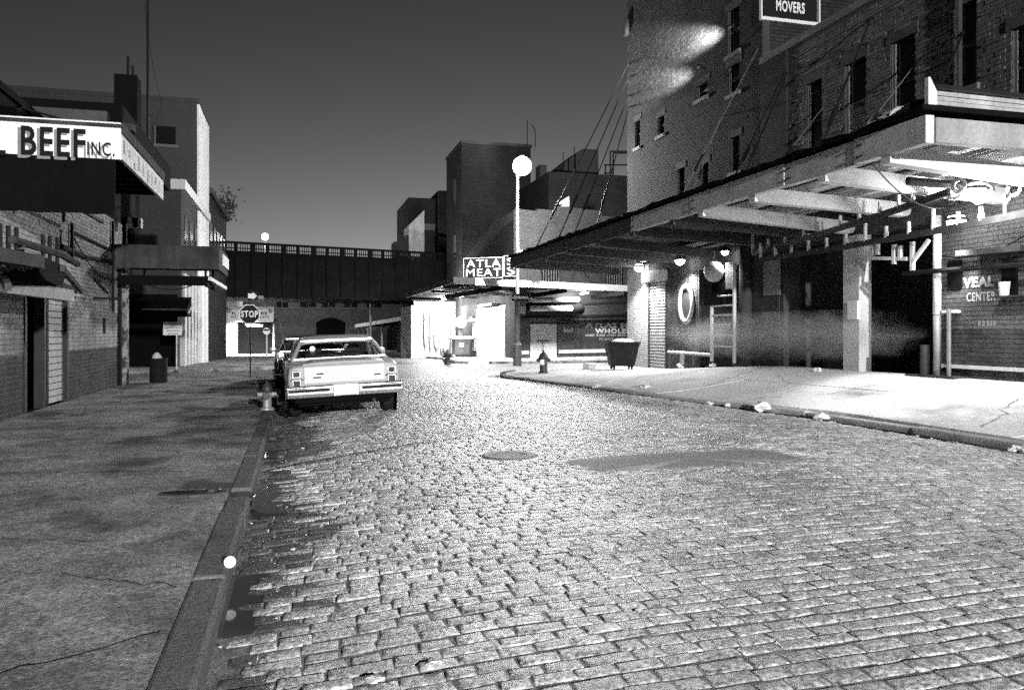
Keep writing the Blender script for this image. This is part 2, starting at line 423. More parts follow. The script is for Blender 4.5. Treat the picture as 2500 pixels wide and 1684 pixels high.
while y < 25.0:
    x = -.40 + random.uniform(0, .2); kr = kerb_r(y) - .02
    wob = .02 * math.sin(y * 1.7); roww = random.uniform(.84, 1.16)
    while x < kr:
        k = random.randrange(10); sl_ = random.uniform(.8, 1.25); L_ = variants[k][0] * sl_
        if x + L_ > kr + .05: break
        yy = y + .05 * math.sin(x * .55 + .4) + .02 * math.sin(x * 1.9) + wob + random.uniform(-.005, .005)
        cx = x + L_ / 2
        sink = sinkf(cx, yy)
        dip = -.012 * sm(.8, .0, cx) * random.random()
        stones.append((cx, yy, zr(cx, yy) + random.uniform(-.0025, .0025) + sink + dip, k,
                       random.gauss(0, .014), random.gauss(0, .012), random.uniform(-.045, .045), sl_, roww * random.uniform(.93, 1.02)))
        x += L_ + random.uniform(.007, .013)
    y += .099 * roww + .009 + random.uniform(-.002, .004); row += 1
def vis(s):
    u, v = pix(s[:3]); return -40 < u < 2540 and v < 1720
stones.sort(key=lambda s: depth(s) if vis(s) and depth(s) > 1 else 1e6 + depth(s))
def rot_m(s): return Matrix.Translation(s[:3]) @ Matrix.Rotation(s[6], 4, 'Z') @ Matrix.Rotation(s[4] + math.atan(-.3 * (s[0] - 4.1) / 20.7) * 0, 4, 'X') @ Matrix.Rotation(s[5] - math.atan(.3 * (4.1 - s[0]) / 20.7), 4, 'Y') @ Matrix.Diagonal((s[7], s[8], 1, 1))
wet_shade_me = []
for v_ in variants:
    w_ = v_[1].copy(); w_.materials.clear(); w_.materials.append(MATS['cobble_wet_shade']); wet_shade_me.append(w_)
def is_wet_or_shade(s):
    return s[0] < -.02 + .16 * math.sin(s[1] * 1.3) + .12 * math.sin(s[1] * 3.1 + 1) + .3 * sm(9, 11, s[1]) + s[5] * 6 + s[4] * 4
for s in stones[:300]:
    b = bpy.data.objects.new('cobblestone', wet_shade_me[s[3]] if is_wet_or_shade(s) else variants[s[3]][1]); COL.objects.link(b); b.parent = road; b.matrix_local = rot_m(s)
mb, mw = MB(), MB()
for s in stones[300:]:
    mt = rot_m(s); (mw if is_wet_or_shade(s) else mb).add([mt @ Vector(p) for p in variants[s[3]][2]], variants[s[3]][3])
struct(mw.build('cobblestones', 'cobble_wet_shade', road, smooth=True), 'stuff')
struct(mb.build('cobblestones', 'cobble', road, smooth=True), 'stuff')

# ---- water lying in the left gutter between the stones
def blob(n, cx, cy, rx, ry, jag, seed):
    rd = random.Random(seed); ph = [rd.uniform(0, 6.28) for _ in range(4)]
    return [(cx + rx * math.cos(t) * (1 + jag * (math.sin(3 * t + ph[0]) + .7 * math.sin(7 * t + ph[1]) + .5 * math.sin(13 * t + ph[2]))),
             cy + ry * math.sin(t) * (1 + jag * (math.sin(4 * t + ph[3]) + .6 * math.sin(9 * t + ph[1])))) for t in [2 * math.pi * i / n for i in range(n)]]
def sheet(poly, zf, name, mat, parent, h=.0):
    c = (sum(p[0] for p in poly) / len(poly), sum(p[1] for p in poly) / len(poly)); m = MB(); n = len(poly); rings = 8
    for k in range(rings + 1):
        t = k / rings
        for p in poly:
            x, y_ = c[0] + (p[0] - c[0]) * t, c[1] + (p[1] - c[1]) * t
            m.v.append((x, y_, zf(x, y_) - h * t ** 3 - (.02 if k == rings and not h else 0)))
    for k in range(rings):
        for i in range(n): m.f.append((k * n + i, (k + 1) * n + i, (k + 1) * n + (i + 1) % n, k * n + (i + 1) % n))
    return m.build(name, mat, parent, smooth=True)
gw = bpy.data.objects.new('gutter_water', None); COL.objects.link(gw); struct(gw)
wz = lambda x, y_: zr(-.15, y_) - .012
for k, (cy, ry, cx, rx) in enumerate(((2.3, .7, -.2, .5), (4.7, .55, -.2, .5), (7.4, .75, -.15, .6), (10.2, .5, 0.0, .7), (11.7, .45, 0, .6))):
    sheet(blob(48, cx, cy, rx, ry, .10, k + 3), wz, 'puddle', 'gutter_water', gw)

# ---- asphalt patch, tar seam, valve cover
patch_px = [(1290, 1128), (1420, 1121), (1560, 1113), (1700, 1106), (1800, 1100), (1870, 1098), (1925, 1105), (1960, 1113), (2030, 1124), (1990, 1132), (1930, 1133), (1880, 1139), (1800, 1143), (1680, 1150), (1560, 1156), (1480, 1163), (1400, 1165), (1330, 1158), (1290, 1145)]
pp = []
for (u, v), (u2, v2) in zip(patch_px, patch_px[1:] + patch_px[:1]):
    for k in range(5):
        t = k / 5; q = on_z(u + (u2 - u) * t, v + (v2 - v) * t, .12); pp.append((q.x + random.uniform(-.03, .03), q.y + random.uniform(-.03, .03)))
struct(sheet(pp, lambda x, y_: zr(x, y_) + .015, 'asphalt_patch', 'asphalt', None, .024))
seam = [on_z(u, v, .06 + .00008 * (u - 640)) for u, v in ((640, 1142), (720, 1127), (800, 1116), (900, 1102), (1000, 1088), (1090, 1076), (1180, 1060))]
mb = MB()
for p, q in zip(seam[:-1], seam[1:]):
    for k in range(6):
        a, b = p.lerp(q, k / 6), p.lerp(q, (k + 1) / 6)
        w1 = .035 + .015 * random.random()
        za, zb = zr(a.x, a.y) + .012, zr(b.x, b.y) + .012
        mb.add([(a.x, a.y - w1, za), (a.x, a.y + w1, za), (b.x, b.y + w1, zb), (b.x, b.y - w1, zb)], [(0, 3, 2, 1)])
struct(mb.build('tar_seam', 'tar'))
vc = on_z(1245, 1110, .14)
t = thing('valve_cover', 'small round iron valve cover sunk in a pale cement ring in the cobbles', 'manhole cover', loc=(vc.x, vc.y, zr(vc.x, vc.y) + .008))
MB().lathe([(.31, -.03), (.31, .004), (.29, .012), (.19, .012), (.18, -.02)], n=24).build('cement_ring', 'joint_grit', t)
MB().lathe([(.175, -.03), (.175, .0), (.15, .006), (.0, .008)], n=20).build('lid', 'asphalt', t)

# ---- left pavement
SLZ = .13
swl = bpy.data.objects.new('sidewalk', None); COL.objects.link(swl); struct(swl)
B('pavement_bed', 'tar', swl, -4.6, -.57, -6, 22.0, -.2, SLZ - .0012)
joints = [-6, -3.2, -.4, 1.0, 2.2, 3.45, 5.45, 6.62, 8.2, 9.8, 11.4, 13.0, 14.6, 16.2, 17.8, 19.4, 21.0, 22.4]
for a, b in zip(joints[:-1], joints[1:]):
    for xa, xb in ((-4.40, -2.55), (-2.548, -.563)):
        z = SLZ + random.uniform(-.0005, .0005); g = .003
        mb = MB(); mb.obox((xa + g, a + g, SLZ - .09), (xb - xa - 2 * g, random.uniform(-.01, .01), 0), (0, b - a - 2 * g, 0), (0, 0, .09 + z - SLZ))
        o = mb.build('paving_slab', 'slab', swl)
# corner apron of the left pavement, rounded kerb
def corner_poly(c, r, a0, a1, n=10): return [(c[0] + r * math.cos(R(a0 + (a1 - a0) * i / n)), c[1] + r * math.sin(R(a0 + (a1 - a0) * i / n))) for i in range(n + 1)]
arc = corner_poly((-2.9, 24.0), 2.3, 0, 106)
apron = [(-4.45, 22.42), (-.6, 22.42)] + arc + [(-16, 22.6), (-16, 18.6), (-4.5, 22.0)]
MB().prism(apron, -.1, SLZ).build('corner_apron', 'slab', swl, bevel=.01)
# kerbstones (granite), one length missing at the outfall
def kerbline(parent, pts, w, z, mat, lens, skip=(), rag=1.0, bv=.022):
    """pts = polyline of the kerb face; stones laid end to end on its inner side (left of travel)"""
    seg = []; 
    for p, q in zip(pts[:-1], pts[1:]): seg.append((Vector(p), Vector(q)))
    total = sum((q - p).length for p, q in seg)
    def at(s):
        for p, q in seg:
            l = (q - p).length
            if s <= l: return p + (q - p) * (s / l), (q - p).normalized()
            s -= l
        return seg[-1][1], (seg[-1][1] - seg[-1][0]).normalized()
    s = 0; k = 0
    while s < total - .1:
        l = min(lens * random.uniform(.75, 1.25), total - s); p, d = at(s + .006); q, d2 = at(s + l - .006)
        mid = at(s + l / 2)[0]
        if not any(a < mid.y < b for a, b in skip):
            d = (q - p); n = Vector((-d.y, d.x)).normalized(); zz = z(mid.x, mid.y) + random.uniform(-.012, .008) * rag
            m = MB(); jx = random.uniform(-.008, .008) * rag
            m.obox((p.x + n.x * jx, p.y + n.y * jx, zz - .3), (d.x, d.y, 0), (n.x * w, n.y * w, 0), (0, 0, .3))
            m.build('kerb_stone', mat, parent, bevel=bv)
        s += l
kerbline(swl, [(-.385, -6), (-.385, 7.06)], .185, lambda x, y_: SLZ, 'kerb', 1.7)
kerbline(swl, [(-.385, 7.45), (-.385, 24.0)], .185, lambda x, y_: SLZ, 'kerb', 1.6)
kerbline(swl, [(c[0] + .2 * math.cos(R(106 * i / 10)), c[1] + .2 * math.sin(R(106 * i / 10))) for i, c in enumerate(arc)] , .185, lambda x, y_: SLZ, 'kerb', .9)
sheet(blob(30, -.85, 7.28, .30, .13, .07, 77), lambda x, y_: SLZ + .006, 'puddle', 'gutter_water', gw)
sheet(blob(30, -.47, 7.25, .14, .17, .04, 78), lambda x, y_: SLZ - .03, 'puddle', 'gutter_water', gw)

rdc = random.Random(31)
for (x0, y0, x1, y1) in ((-4.3, 5.9, -2.4, 6.1), (-2.4, 6.1, -1.2, 5.75), (-4.2, 4.2, -2.0, 4.45), (-1.9, 3.2, -.6, 3.9), (-3.4, 8.9, -1.1, 8.4), (-1.6, 10.4, -.6, 10.9), (-3.9, 3.0, -2.6, 3.3), (-1.3, 5.0, -.62, 4.6)):
    m = MB(); n = 16; prev = None
    for k in range(n + 1):
        t = k / n; x = x0 + (x1 - x0) * t + rdc.gauss(0, .012); y = y0 + (y1 - y0) * t + rdc.gauss(0, .03); w = .004 + .006 * rdc.random()
        m.v += [(x, y - w, SLZ + .0045), (x, y + w, SLZ + .0045)]
    for k in range(n): m.f.append((2 * k, 2 * k + 2, 2 * k + 3, 2 * k + 1))
    m.build('crack', 'tar', swl)
# ---- right pavement (pale concrete, floodlit), climbs to the docks
swr = bpy.data.objects.new('sidewalk', None); COL.objects.link(swr); struct(swr)
ysl = [-4, -1, 2, 4.2, 6.2, 8.2, 10.2, 12.2, 14.2, 16.2, 18.2, 20.2, 22.2, 24.0, 25.6, 27.2]
for a, b in zip(ysl[:-1], ysl[1:]):
    ncol = 2
    for c in range(ncol):
        mb = MB(); nu, nv = 5, 5; off = random.uniform(-.006, .006)
        for j in range(nv + 1):
            yy = a + .003 + (b - a - .006) * j / nv; k0 = kerb_r(yy) + .2
            for i in range(nu + 1):
                t0 = (c + i / nu) / ncol; x = k0 + (12.05 - k0) * t0
                if i == 0 and c: x += .006
                if i == nu and c < ncol - 1: x -= .006
                mb.v.append((x, yy, zsr(x, yy) + off))
        w = nu + 1
        for j in range(nv):
            for i in range(nu): mb.f.append((j * w + i, j * w + i + 1, (j + 1) * w + i + 1, (j + 1) * w + i))
        o = mb.build('paving_slab', 'slab_pale', swr)
        so = o.modifiers.new('solid', 'SOLIDIFY'); so.thickness = .12; so.offset = -1
for (x0, y0, x1, y1) in ((9.2, 9.0, 11.6, 10.2), (9.6, 13.2, 11.8, 12.4), (8.4, 16.0, 10.9, 17.3), (9.0, 19.4, 11.6, 18.7), (7.6, 21.2, 9.8, 22.4), (10.2, 7.4, 11.9, 8.3), (10.0, 14.6, 10.6, 16.1)):
    m = MB(); n = 18
    for k in range(n + 1):
        t = k / n; x = x0 + (x1 - x0) * t + rdc.gauss(0, .02); y = y0 + (y1 - y0) * t + rdc.gauss(0, .05); w = .006 + .012 * rdc.random()
        m.v += [(x, y - w, zsr(x, y - w) + .009), (x, y + w, zsr(x, y + w) + .009)]
    for k in range(n): m.f.append((2 * k, 2 * k + 2, 2 * k + 3, 2 * k + 1))
    m.build('crack', 'asphalt', swr)
kp = [(kerb_r(yy), yy) for yy in [-4, 2, 6, 8, 10, 11.5, 13, 14.5, 16, 17.5, 19, 20.5, 22, 23, 24, 24.6, 25.2, 25.8, 26.4, 27, 27.5, 28, 28.4, 28.9, 29.4, 29.8]]
kerbline(swr, [(x, y_) for x, y_ in kp if y_ >= 17.5][::-1], .21, lambda x, y_: .135, 'kerb_dark', .95, rag=3.2)
kerbline(swr, [(x, y_) for x, y_ in kp if y_ <= 17.5][::-1], .21, lambda x, y_: .115, 'kerb_pale', 1.9, rag=1.6, bv=.04)
m = MB(); rdk = random.Random(61); yy = 4.0; k = 0                       # ragged line of dirt and soaked rubbish along the kerb foot
while yy < 26:
    x = kerb_r(yy); w = rdk.uniform(.01, .09) if rdk.random() < .8 else .16; m.v += [(x + .02, yy, zr(x, yy) + .02), (x - w, yy, zr(x - w, yy) + .006)]; yy += rdk.uniform(.05, .16); k += 1
for i in range(k - 1): m.f.append((2 * i, 2 * i + 1, 2 * i + 3, 2 * i + 2))
m.build('gutter_dirt', 'tar', swr)
ap2 = [(kerb_r(yy) + .2, yy) for yy in (27.2, 27.6, 28.0, 28.4, 28.9, 29.4, 29.8)] + [(24, 33.0), (24, 31.0), (12.0, 27.2)]
MB().prism(ap2, -.1, .145).build('corner_apron', 'slab_pale', swr)
# pavements beyond the cross street
swf = bpy.data.objects.new('sidewalk', None); COL.objects.link(swf); struct(swf)
MB().prism([(-30, 24.5), (-2.9, 32.2), (-1.3, 33.2), (-.6, 34.8), (-.6, 37), (-30, 37)], -.1, .10).build('corner_apron', 'slab', swf, bevel=.02)
mb = MB()
for (x0, x1) in ((-30, -.6), (9.0, 40)):
    ya = (37, 42, 48, 54, 60, 66, 78, 95)
    for a, b in zip(ya[:-1], ya[1:]):
        mb.add([(x0, a, .10 + drop(a)), (x1, a, .10 + drop(a)), (x1, b, .10 + drop(b)), (x0, b, .10 + drop(b)),
                (x0, a, -.8), (x1, a, -.8), (x1, b, -.8), (x0, b, -.8)], [(0, 1, 2, 3), (0, 4, 5, 1), (1, 5, 6, 2), (3, 7, 4, 0), (2, 6, 7, 3)])
mb.build('pavement', 'slab', swf)
MB().prism([(40, 48.5), (9.5, 37.5), (8.0, 37.6), (7.5, 38.6), (7.5, 42), (9, 43), (40, 55)], -.3, .10).build('corner_apron', 'slab_pale', swf, bevel=.02)

# ================================================================== LEFT: meat warehouse with the BEEF canopy
XL = -4.4
wh = thing('brick_warehouse', 'low warehouse of worn white-painted brick with dark grey painted foot beside the dim pavement', 'building')
dy0, dy1 = 15.05, 17.5                           # doorway
dh = [(dy0 - 13.75, dy1 - 13.75, 0.0, 2.16)]
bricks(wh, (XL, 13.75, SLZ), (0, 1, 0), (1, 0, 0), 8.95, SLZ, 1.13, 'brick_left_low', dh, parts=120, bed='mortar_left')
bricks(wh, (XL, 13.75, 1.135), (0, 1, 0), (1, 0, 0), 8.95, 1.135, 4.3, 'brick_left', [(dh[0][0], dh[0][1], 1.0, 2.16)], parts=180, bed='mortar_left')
B('rear_wall', 'dark_wall', wh, -14, XL - .25, 22.45, 22.7, 0, 5.2)
B('end_wall', 'brick_tower', wh, -14, XL - .251, 13.75, 14.0, 0, 5.2)
B('upper_wall', 'black_roof', wh, XL - .24, XL - .002, 13.76, 22.6, 4.31, 5.2)
# upper storey / roof box and its dark eaves
B('roof', 'black_roof', wh, -14, -3.2, 16.6, 22.6, 5.2, 5.85, bevel=.03)
B('roof_slab', 'black_roof', wh, -14, XL + .06, 13.7, 16.6, 5.2, 5.32)
B('parapet', 'timber_dark', wh, -5.4, -3.42, 16.35, 16.6, 5.32, 5.62)
B('roof_ledge', 'rusty', wh, -6, -2.9, 15.9, 16.2, 5.19, 5.32)
c0 = at_d(311, 290, 18.2)
ch = B('chimney', 'black_roof', wh, c0.x - .24, c0.x + .24, c0.y - .2, c0.y + .28, 5.85, 7.32, bevel=.01)
MB().tube((c0.x + .02, c0.y, 7.3), (c0.x + .02, c0.y, 7.78), .035).tube((c0.x + .1, c0.y + .1, 7.3), (c0.x + .1, c0.y + .1, 7.62), .03).build('flue', 'black_steel', ch)
# doorway: dark recess, half-closed corrugated door, lintel pipe
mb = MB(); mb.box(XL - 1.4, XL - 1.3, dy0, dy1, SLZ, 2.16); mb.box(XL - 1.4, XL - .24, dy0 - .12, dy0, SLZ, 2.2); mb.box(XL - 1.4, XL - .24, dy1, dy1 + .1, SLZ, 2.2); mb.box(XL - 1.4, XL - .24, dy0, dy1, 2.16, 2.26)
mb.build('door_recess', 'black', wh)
dr = thing('corrugated_door', 'pale corrugated sliding door half closing the dark warehouse doorway', 'door')
for k in range(16):
    z0 = SLZ + .02 + k * .124
    m = MB(); m.obox((XL - .10, 16.45, z0), (.05, 0, .012), (0, 1.04, 0), (0, 0, .112)); m.build('slat', 'cream', dr, bevel=.008)
B('door_edge', 'rusty', dr, XL - .13, XL - .02, 16.33, 16.44, SLZ + .01, 2.12)
for yy in (dy0 - .05, 16.05, dy1 + .03): B('door_post', 'dark_steel', wh, XL - .14, XL + .03, yy - .05, yy + .05, SLZ, 2.2)
B('lintel', 'timber_dark', wh, XL - .02, XL + .12, dy0 - .3, dy1 + .35, 2.18, 2.42)
MB().tube((XL + .2, dy0 - .2, 2.30), (XL + .2, dy1 + .1, 2.22), .035).build('lintel_pipe', 'cream', wh, smooth=True)
# fittings on the wall
for (u, v0, v1) in ((176, 545, 640), (276, 540, 760), (307, 545, 600)):
    a, b = on_x(u, v0, XL + .06), on_x(u, v1, XL + .06); MB().tube((a.x, a.y, b.z), (a.x, a.y, a.z), .035).build('downpipe', 'black_steel', wh)
g = MB(); pts = [on_x(u, v, XL + .03) for u, v in ((150, 560), (148, 590), (155, 610))]; g.path(pts, .015)
pts = [on_x(u, v, XL + .03) for u, v in ((286, 775), (290, 800), (302, 825), (310, 845))]; g.path(pts, .012)
pts = [on_x(u, v, XL + .03) for u, v in ((175, 565), (272, 612))]; g.path(pts, .035)
pts = [on_x(u, v, XL + .04) for u, v in ((150, 602), (210, 628), (272, 640))]; g.path(pts, .05)
pts = [on_x(u, v, XL + .05) for u, v in ((230, 680), (262, 714))]; g.path(pts, .03)
pts = [on_x(u, v, XL + .05) for u, v in ((230, 728), (310, 728))]; g.path(pts, .025)
g.build('conduit', 'black_steel', wh)
a, b = on_x(250, 776, XL), on_x(256, 813, XL); B('wall_slot', 'black', wh, XL - .01, XL + .02, a.y, b.y, b.z, a.z)
a = on_x(243, 930, XL); 
B('corner_post', 'peeling', wh, XL - .3, XL + .17, 22.32, 22.74, SLZ, 3.1, bevel=.015)
MB().tube((XL + .06, 22.2, SLZ), (XL + .06, 22.2, 3.1), .045).build('corner_pipe', 'black_steel', wh)
fb = thing('wall_floodlight', 'unlit box floodlight with dark front hanging under the rusty canopy corner', 'floodlight')
p = on_x(330, 545, -4.0); B('housing', 'sign_faded', fb, p.x - .16, p.x + .16, p.y - .12, p.y + .16, p.z - .13, p.z + .13, bevel=.02)
B('lens', 'black', fb, p.x - .04, p.x + .08, p.y - .135, p.y - .118, p.z - .12, p.z + .12); MB().tube((p.x, p.y, p.z + .12), (p.x - .4, p.y, p.z + .4), .02).build('bracket', 'black_steel', fb)

# old awning frame over the doorway
af = thing('door_awning', 'broken dark timber awning with rounded end over the warehouse doorway', 'awning')
xo = -3.25
def afp(u, v, X=xo): return on_x(u, v, X)
p1, p2 = afp(-60, 612), afp(95, 640); MB().bar(p1, p2, .14, .16).build('beam', 'timber_dark', af)
p1, p2 = afp(-40, 690, -3.9), afp(172, 722, -3.9); MB().bar(p1, p2, .12, .20).build('beam', 'timber', af)
p1, p2 = afp(-40, 655, -3.9), afp(60, 672, -3.9); MB().bar(p1, p2, .1, .12).build('beam', 'timber_dark', af)
for (ua, va, ub, vb) in ((40, 640, 92, 690), (64, 640, 100, 694), (0, 640, 30, 672), (150, 655, 200, 712), (52, 600, 50, 700), (20, 700, -10, 650)):
    MB().bar(afp(ua, va), afp(ub, vb, -4.2), .07, .09).build('strut', 'timber_dark', af)
for u in (0, 20, 40, 105, 122, 140): a = afp(u, 640 + u * .12, -3.7); MB().tube(a, a + Vector((0, 0, .5)), .03).build('hanger', 'black_steel', af)
q0, q1 = afp(100, 640), afp(196, 655)
prof = [(0, .18), (0, -.16), (.35, -.30), (.9, -.36), (1.25, -.30), (1.42, -.12), (1.42, .10)]
pts = [Vector((xo - .02, q0.y + s_ * .9, q0.z - .02 + z_ * .7)) for s_, z_ in prof]
MB().poly3(pts, (-.95, 0, 0)).build('end_panel', 'black_roof', af, bevel=.02)
MB().path([Vector((xo, afp(30, 585).y, afp(30, 585).z)), afp(100, 606), afp(150, 622), afp(190, 645)], .05).build('gutter', 'rusty', af)

# BEEF canopy
XB, YB0, YB1, ZB0, ZB1 = -2.66, 13.66, 17.76, 4.2, 4.75
bc = thing('sign_canopy', 'black flat canopy carrying the white BEEF INC. signboard on its edge', 'canopy')
B('deck', 'black_roof', bc, XL + .05, XB - .06, YB0 + .06, YB1 - .02, 4.5, 4.74)
for k in range(7):
    yy = YB0 + .35 + k * .56; B('joist', 'black_roof', bc, XL + .05, XB - .07, yy, yy + .1, 4.26, 4.5)
sf = B('sign_board', 'sign_white', bc, -9, XB, YB0, YB0 + .05, ZB0, ZB1 - .06)
B('trim', 'rusty', bc, -9, XB, YB0 - .02, YB0 + .05, ZB1 - .058, ZB1 - .005); B('trim', 'white_paint', bc, -9, XB, YB0 - .03, YB0 + .05, ZB1 - .003, ZB1 + .02)
B('side_board', 'sign_faded', bc, XB - .05, XB + .004, YB0 + .052, YB1, ZB0 + .02, ZB1 - .14); B('trim', 'rusty', bc, XB - .05, XB + .03, YB0 + .052, YB1, ZB1 - .138, ZB1 + .03)
def bt(s, u0, v0, u1, v1, mat, off=.0, bold=.02):
    a, b = on_y(u0, v1, YB0 - .004 - off), on_y(u1, v0, YB0 - .004 - off)
    return text(s, bc, mat, a, (1, 0, 0), (0, 0, 1), b.x - a.x, b.z - a.z, .003, bold)
for s, u0, v0, u1, v1, bd in (('BEEF', 51, 316, 209, 378, .02), ('INC.', 213, 349, 280, 379, .012)):
    bt(s, u0 - 8, v0 + 4, u1 - 6, v1 + 7, 'sign_grey', 0, bd); bt(s, u0, v0, u1, v1, 'sign_black', .006, bd)
bt('L', -34, 316, 14, 378, 'sign_black', .006, .03)
a = Vector((XB + .007, YB0 + .25, ZB0 + .06))
rd = random.Random(5)                             # the side lettering has weathered to upright flakes of paint
for k in range(26):
    yy = YB0 + .18 + k * .14 + rd.uniform(-.03, .03); hh = rd.uniform(.08, .26); zz = ZB0 + .05 + rd.uniform(0, .32 - hh)
    B('faded_paint', 'sign_grey' if k % 3 else 'sign_black', bc, XB + .004, XB + .008, yy, yy + rd.uniform(.02, .07), zz, zz + hh)
for k in range(26): x0 = -8.86 + k * .235; B('shade_board', 'black_roof', bc, x0, x0 + .23, YB0 + .052, YB0 + .08, 3.34 + .006 * (k % 3), 4.255)  # black boards added to stand for the shade under the canopy
for yy in (YB0 + .9, YB0 + 2.6, YB1 - .3): MB().tube((XB - .1, yy, 4.74), (XL + .02, yy + .2, 5.19), .018).build('tie_rod', 'black_steel', bc)
for yy in (YB0 + 1.2, YB0 + 2.5): MB().tube((XL + .3, yy, 4.3), (XL + .3, yy, 3.5), .03).build('hanger', 'black_steel', bc)
MB().tube((XL + .6, YB0 + .2, 3.75), (XL + .6, YB1, 3.72), .04).build('meat_rail', 'dark_steel', bc)

# mast on the roof
p = at_d(361, 345, 19.6)
tag(MB().tube((p.x, p.y, 5.8), (p.x, p.y, 12.5), .035, .028, 8).build('roof_mast', 'black_steel'), 'thin tall dark mast rising from the warehouse roof', 'mast')

# rusty corner canopy
rc = thing('rusty_canopy', 'rust-stained box canopy wrapping the warehouse corner above the pavement', 'canopy')
B('fascia', 'rusty', rc, XL + .02, -1.9, 21.45, 21.53, 3.08, 3.66); B('fascia', 'rusty', rc, -1.97, -1.895, 21.532, 24.0, 3.08, 3.66)
B('deck', 'black_roof', rc, XL + .02, -1.98, 21.535, 24.0, 3.45, 3.6); B('white_edge', 'white_worn', rc, -1.89, -1.86, 22.3, 24.0, 3.25, 3.55)
for k in range(5): B('joist', 'timber_dark', rc, XL + .02, -1.99, 21.75 + k * .48, 21.85 + k * .48, 3.2, 3.448)
B('lower_frame', 'black_roof', rc, XL + .1, -2.2, 21.7, 21.8, 2.68, 2.92); MB().bar((-2.15, 21.7, 2.86), (-1.95, 24.0, 2.74), .07, .09).build('lower_beam', 'white_worn', rc)
B('lower_frame', 'black_roof', rc, -2.3, -2.2, 21.802, 24.0, 2.68, 2.92)
for yy in (21.75, 23.6): MB().tube((-2.25, yy, 2.9), (-2.25, yy, 3.22), .03).build('hanger', 'black_steel', rc); MB().tube((XL + .4, yy, 2.9), (XL + .4, yy, 3.22), .03).build('hanger', 'black_steel', rc)

# trash barrel, posted sign, STOP sign, pale hydrant by the kerb
p = on_z(384, 935, SLZ)
t = thing('trash_barrel', 'dark ribbed steel trash barrel with a grey bag by the peeling corner post', 'barrel', loc=(p.x, p.y + .2, SLZ))
MB().lathe([(.20, 0), (.225, .02), (.225, .2), (.24, .21), (.225, .23), (.225, .43), (.24, .44), (.225, .46), (.235, .66), (.215, .66), (.21, .5)], n=20).build('drum', 'cart', t)
rd = random.Random(8)
for k in range(1):
    m = MB(); x, y_ = rd.uniform(-.1, .1), rd.uniform(-.1, .1); m.lathe([(.02, .0), (.11, .05), (.13, .14), (.07, .24), (.01, .27 + .12 * (k % 2))], (x, y_, .55 + .04 * k), n=9); m.build('rubbish_bag', 'cream', t, smooth=True)
p = on_z(431, 903, SLZ); dd = depth(p)
t = thing('parking_sign', 'white rectangular parking notice on a thin pale post behind the rusty canopy', 'sign', loc=(p.x, p.y, SLZ))
a, b = at_d(400, 818, dd), at_d(444, 786, dd); zc = Vector((p.x, p.y, SLZ))
MB().tube((0, 0, 0), (0, 0, b.z - SLZ), .022).build('post', 'pole_white', t); bs = B('board', 'sign_white', t, a.x - p.x, b.x - p.x, -.04, -.025, a.z - SLZ, b.z - SLZ)
for k, (s0, s1) in enumerate(((.3, .72), (.12, .9), (.18, .85), (.25, .78))):
    zz = b.z - SLZ - .07 - k * .11; xx = a.x - p.x; w = b.x - a.x
    x = xx + w * s0
    while x < xx + w * s1: B('line_of_print', 'sign_grey', t, x, x + .035, -.044, -.0405, zz - .05, zz); x += .05
B('foot', 'pole_grey', t, -.08, .08, -.08, .08, 0, .03)

def octagon(r, y0, y1):
    pts = [(r * math.cos(R(22.5 + 45 * k)), r * math.sin(R(22.5 + 45 * k))) for k in range(8)]
    return [Vector((x, y0, z)) for x, z in pts]
p = on_z(611, 921, SLZ); dd = depth(p); zc = at_d(607, 767, dd).z - SLZ
t = thing('stop_sign', 'octagonal STOP sign with one-way arrow plate above it on a dark post at the corner', 'stop sign', loc=(p.x, p.y, SLZ))
MB().bar((0, .03, 0), (0, .03, zc + .75), .06, .04).build('post', 'black_steel', t); r_ = .315
MB().poly3([v + Vector((-.02, 0, zc)) for v in octagon(r_, -.01, 0)], (0, .012, 0)).build('rim', 'sign_white', t)
fc = MB().poly3([v + Vector((-.02, 0, zc)) for v in octagon(r_ * .92, -.014, 0)], (0, .003, 0)).build('face', 'stop_face', t)
text('STOP', fc, 'sign_white', (-.02 - .245, -.0145, zc - .095), (1, 0, 0), (0, 0, 1), .49, .2, .003, .03)
ar = B('arrow_plate', 'sign_dark', t, -.07, .22, -.012, 0, zc + .42, zc + .68)
mm = MB(); mm.poly3([Vector((x, -.0125, zc + z)) for x, z in ((-.065, .475), (.07, .475), (.07, .435), (.2, .55), (.07, .665), (.07, .62), (-.065, .62))], (0, -.003, 0)); mm.build('arrow', 'sign_white', ar)
B('street_plate', 'sign_grey', t, .225, .38, .0, .01, zc + .47, zc + .56)
p = on_z(665, 1000, SLZ)
t = thing('kerb_hydrant', 'squat pale metal hydrant standing on the kerb beside the silver parked car', 'hydrant', loc=(-.50, p.y, SLZ))
MB().lathe([(.12, 0), (.12, .04), (.075, .05), (.075, .24), (.095, .25), (.095, .30), (.08, .31)], n=14).build('barrel', 'hydrant_pale', t, smooth=False)
MB().lathe([(.085, .31), (.10, .33), (.08, .42), (.03, .47), (.03, .50), (0, .51)], n=14).build('bonnet', 'hydrant_dark', t, smooth=True)
MB().tube((-.16, 0, .27), (.16, 0, .27), .045, n=10).build('side_outlet', 'hydrant_pale', t); MB().tube((0, -.15, .25), (0, 0, .25), .06, n=10).build('front_outlet', 'hydrant_dark', t)

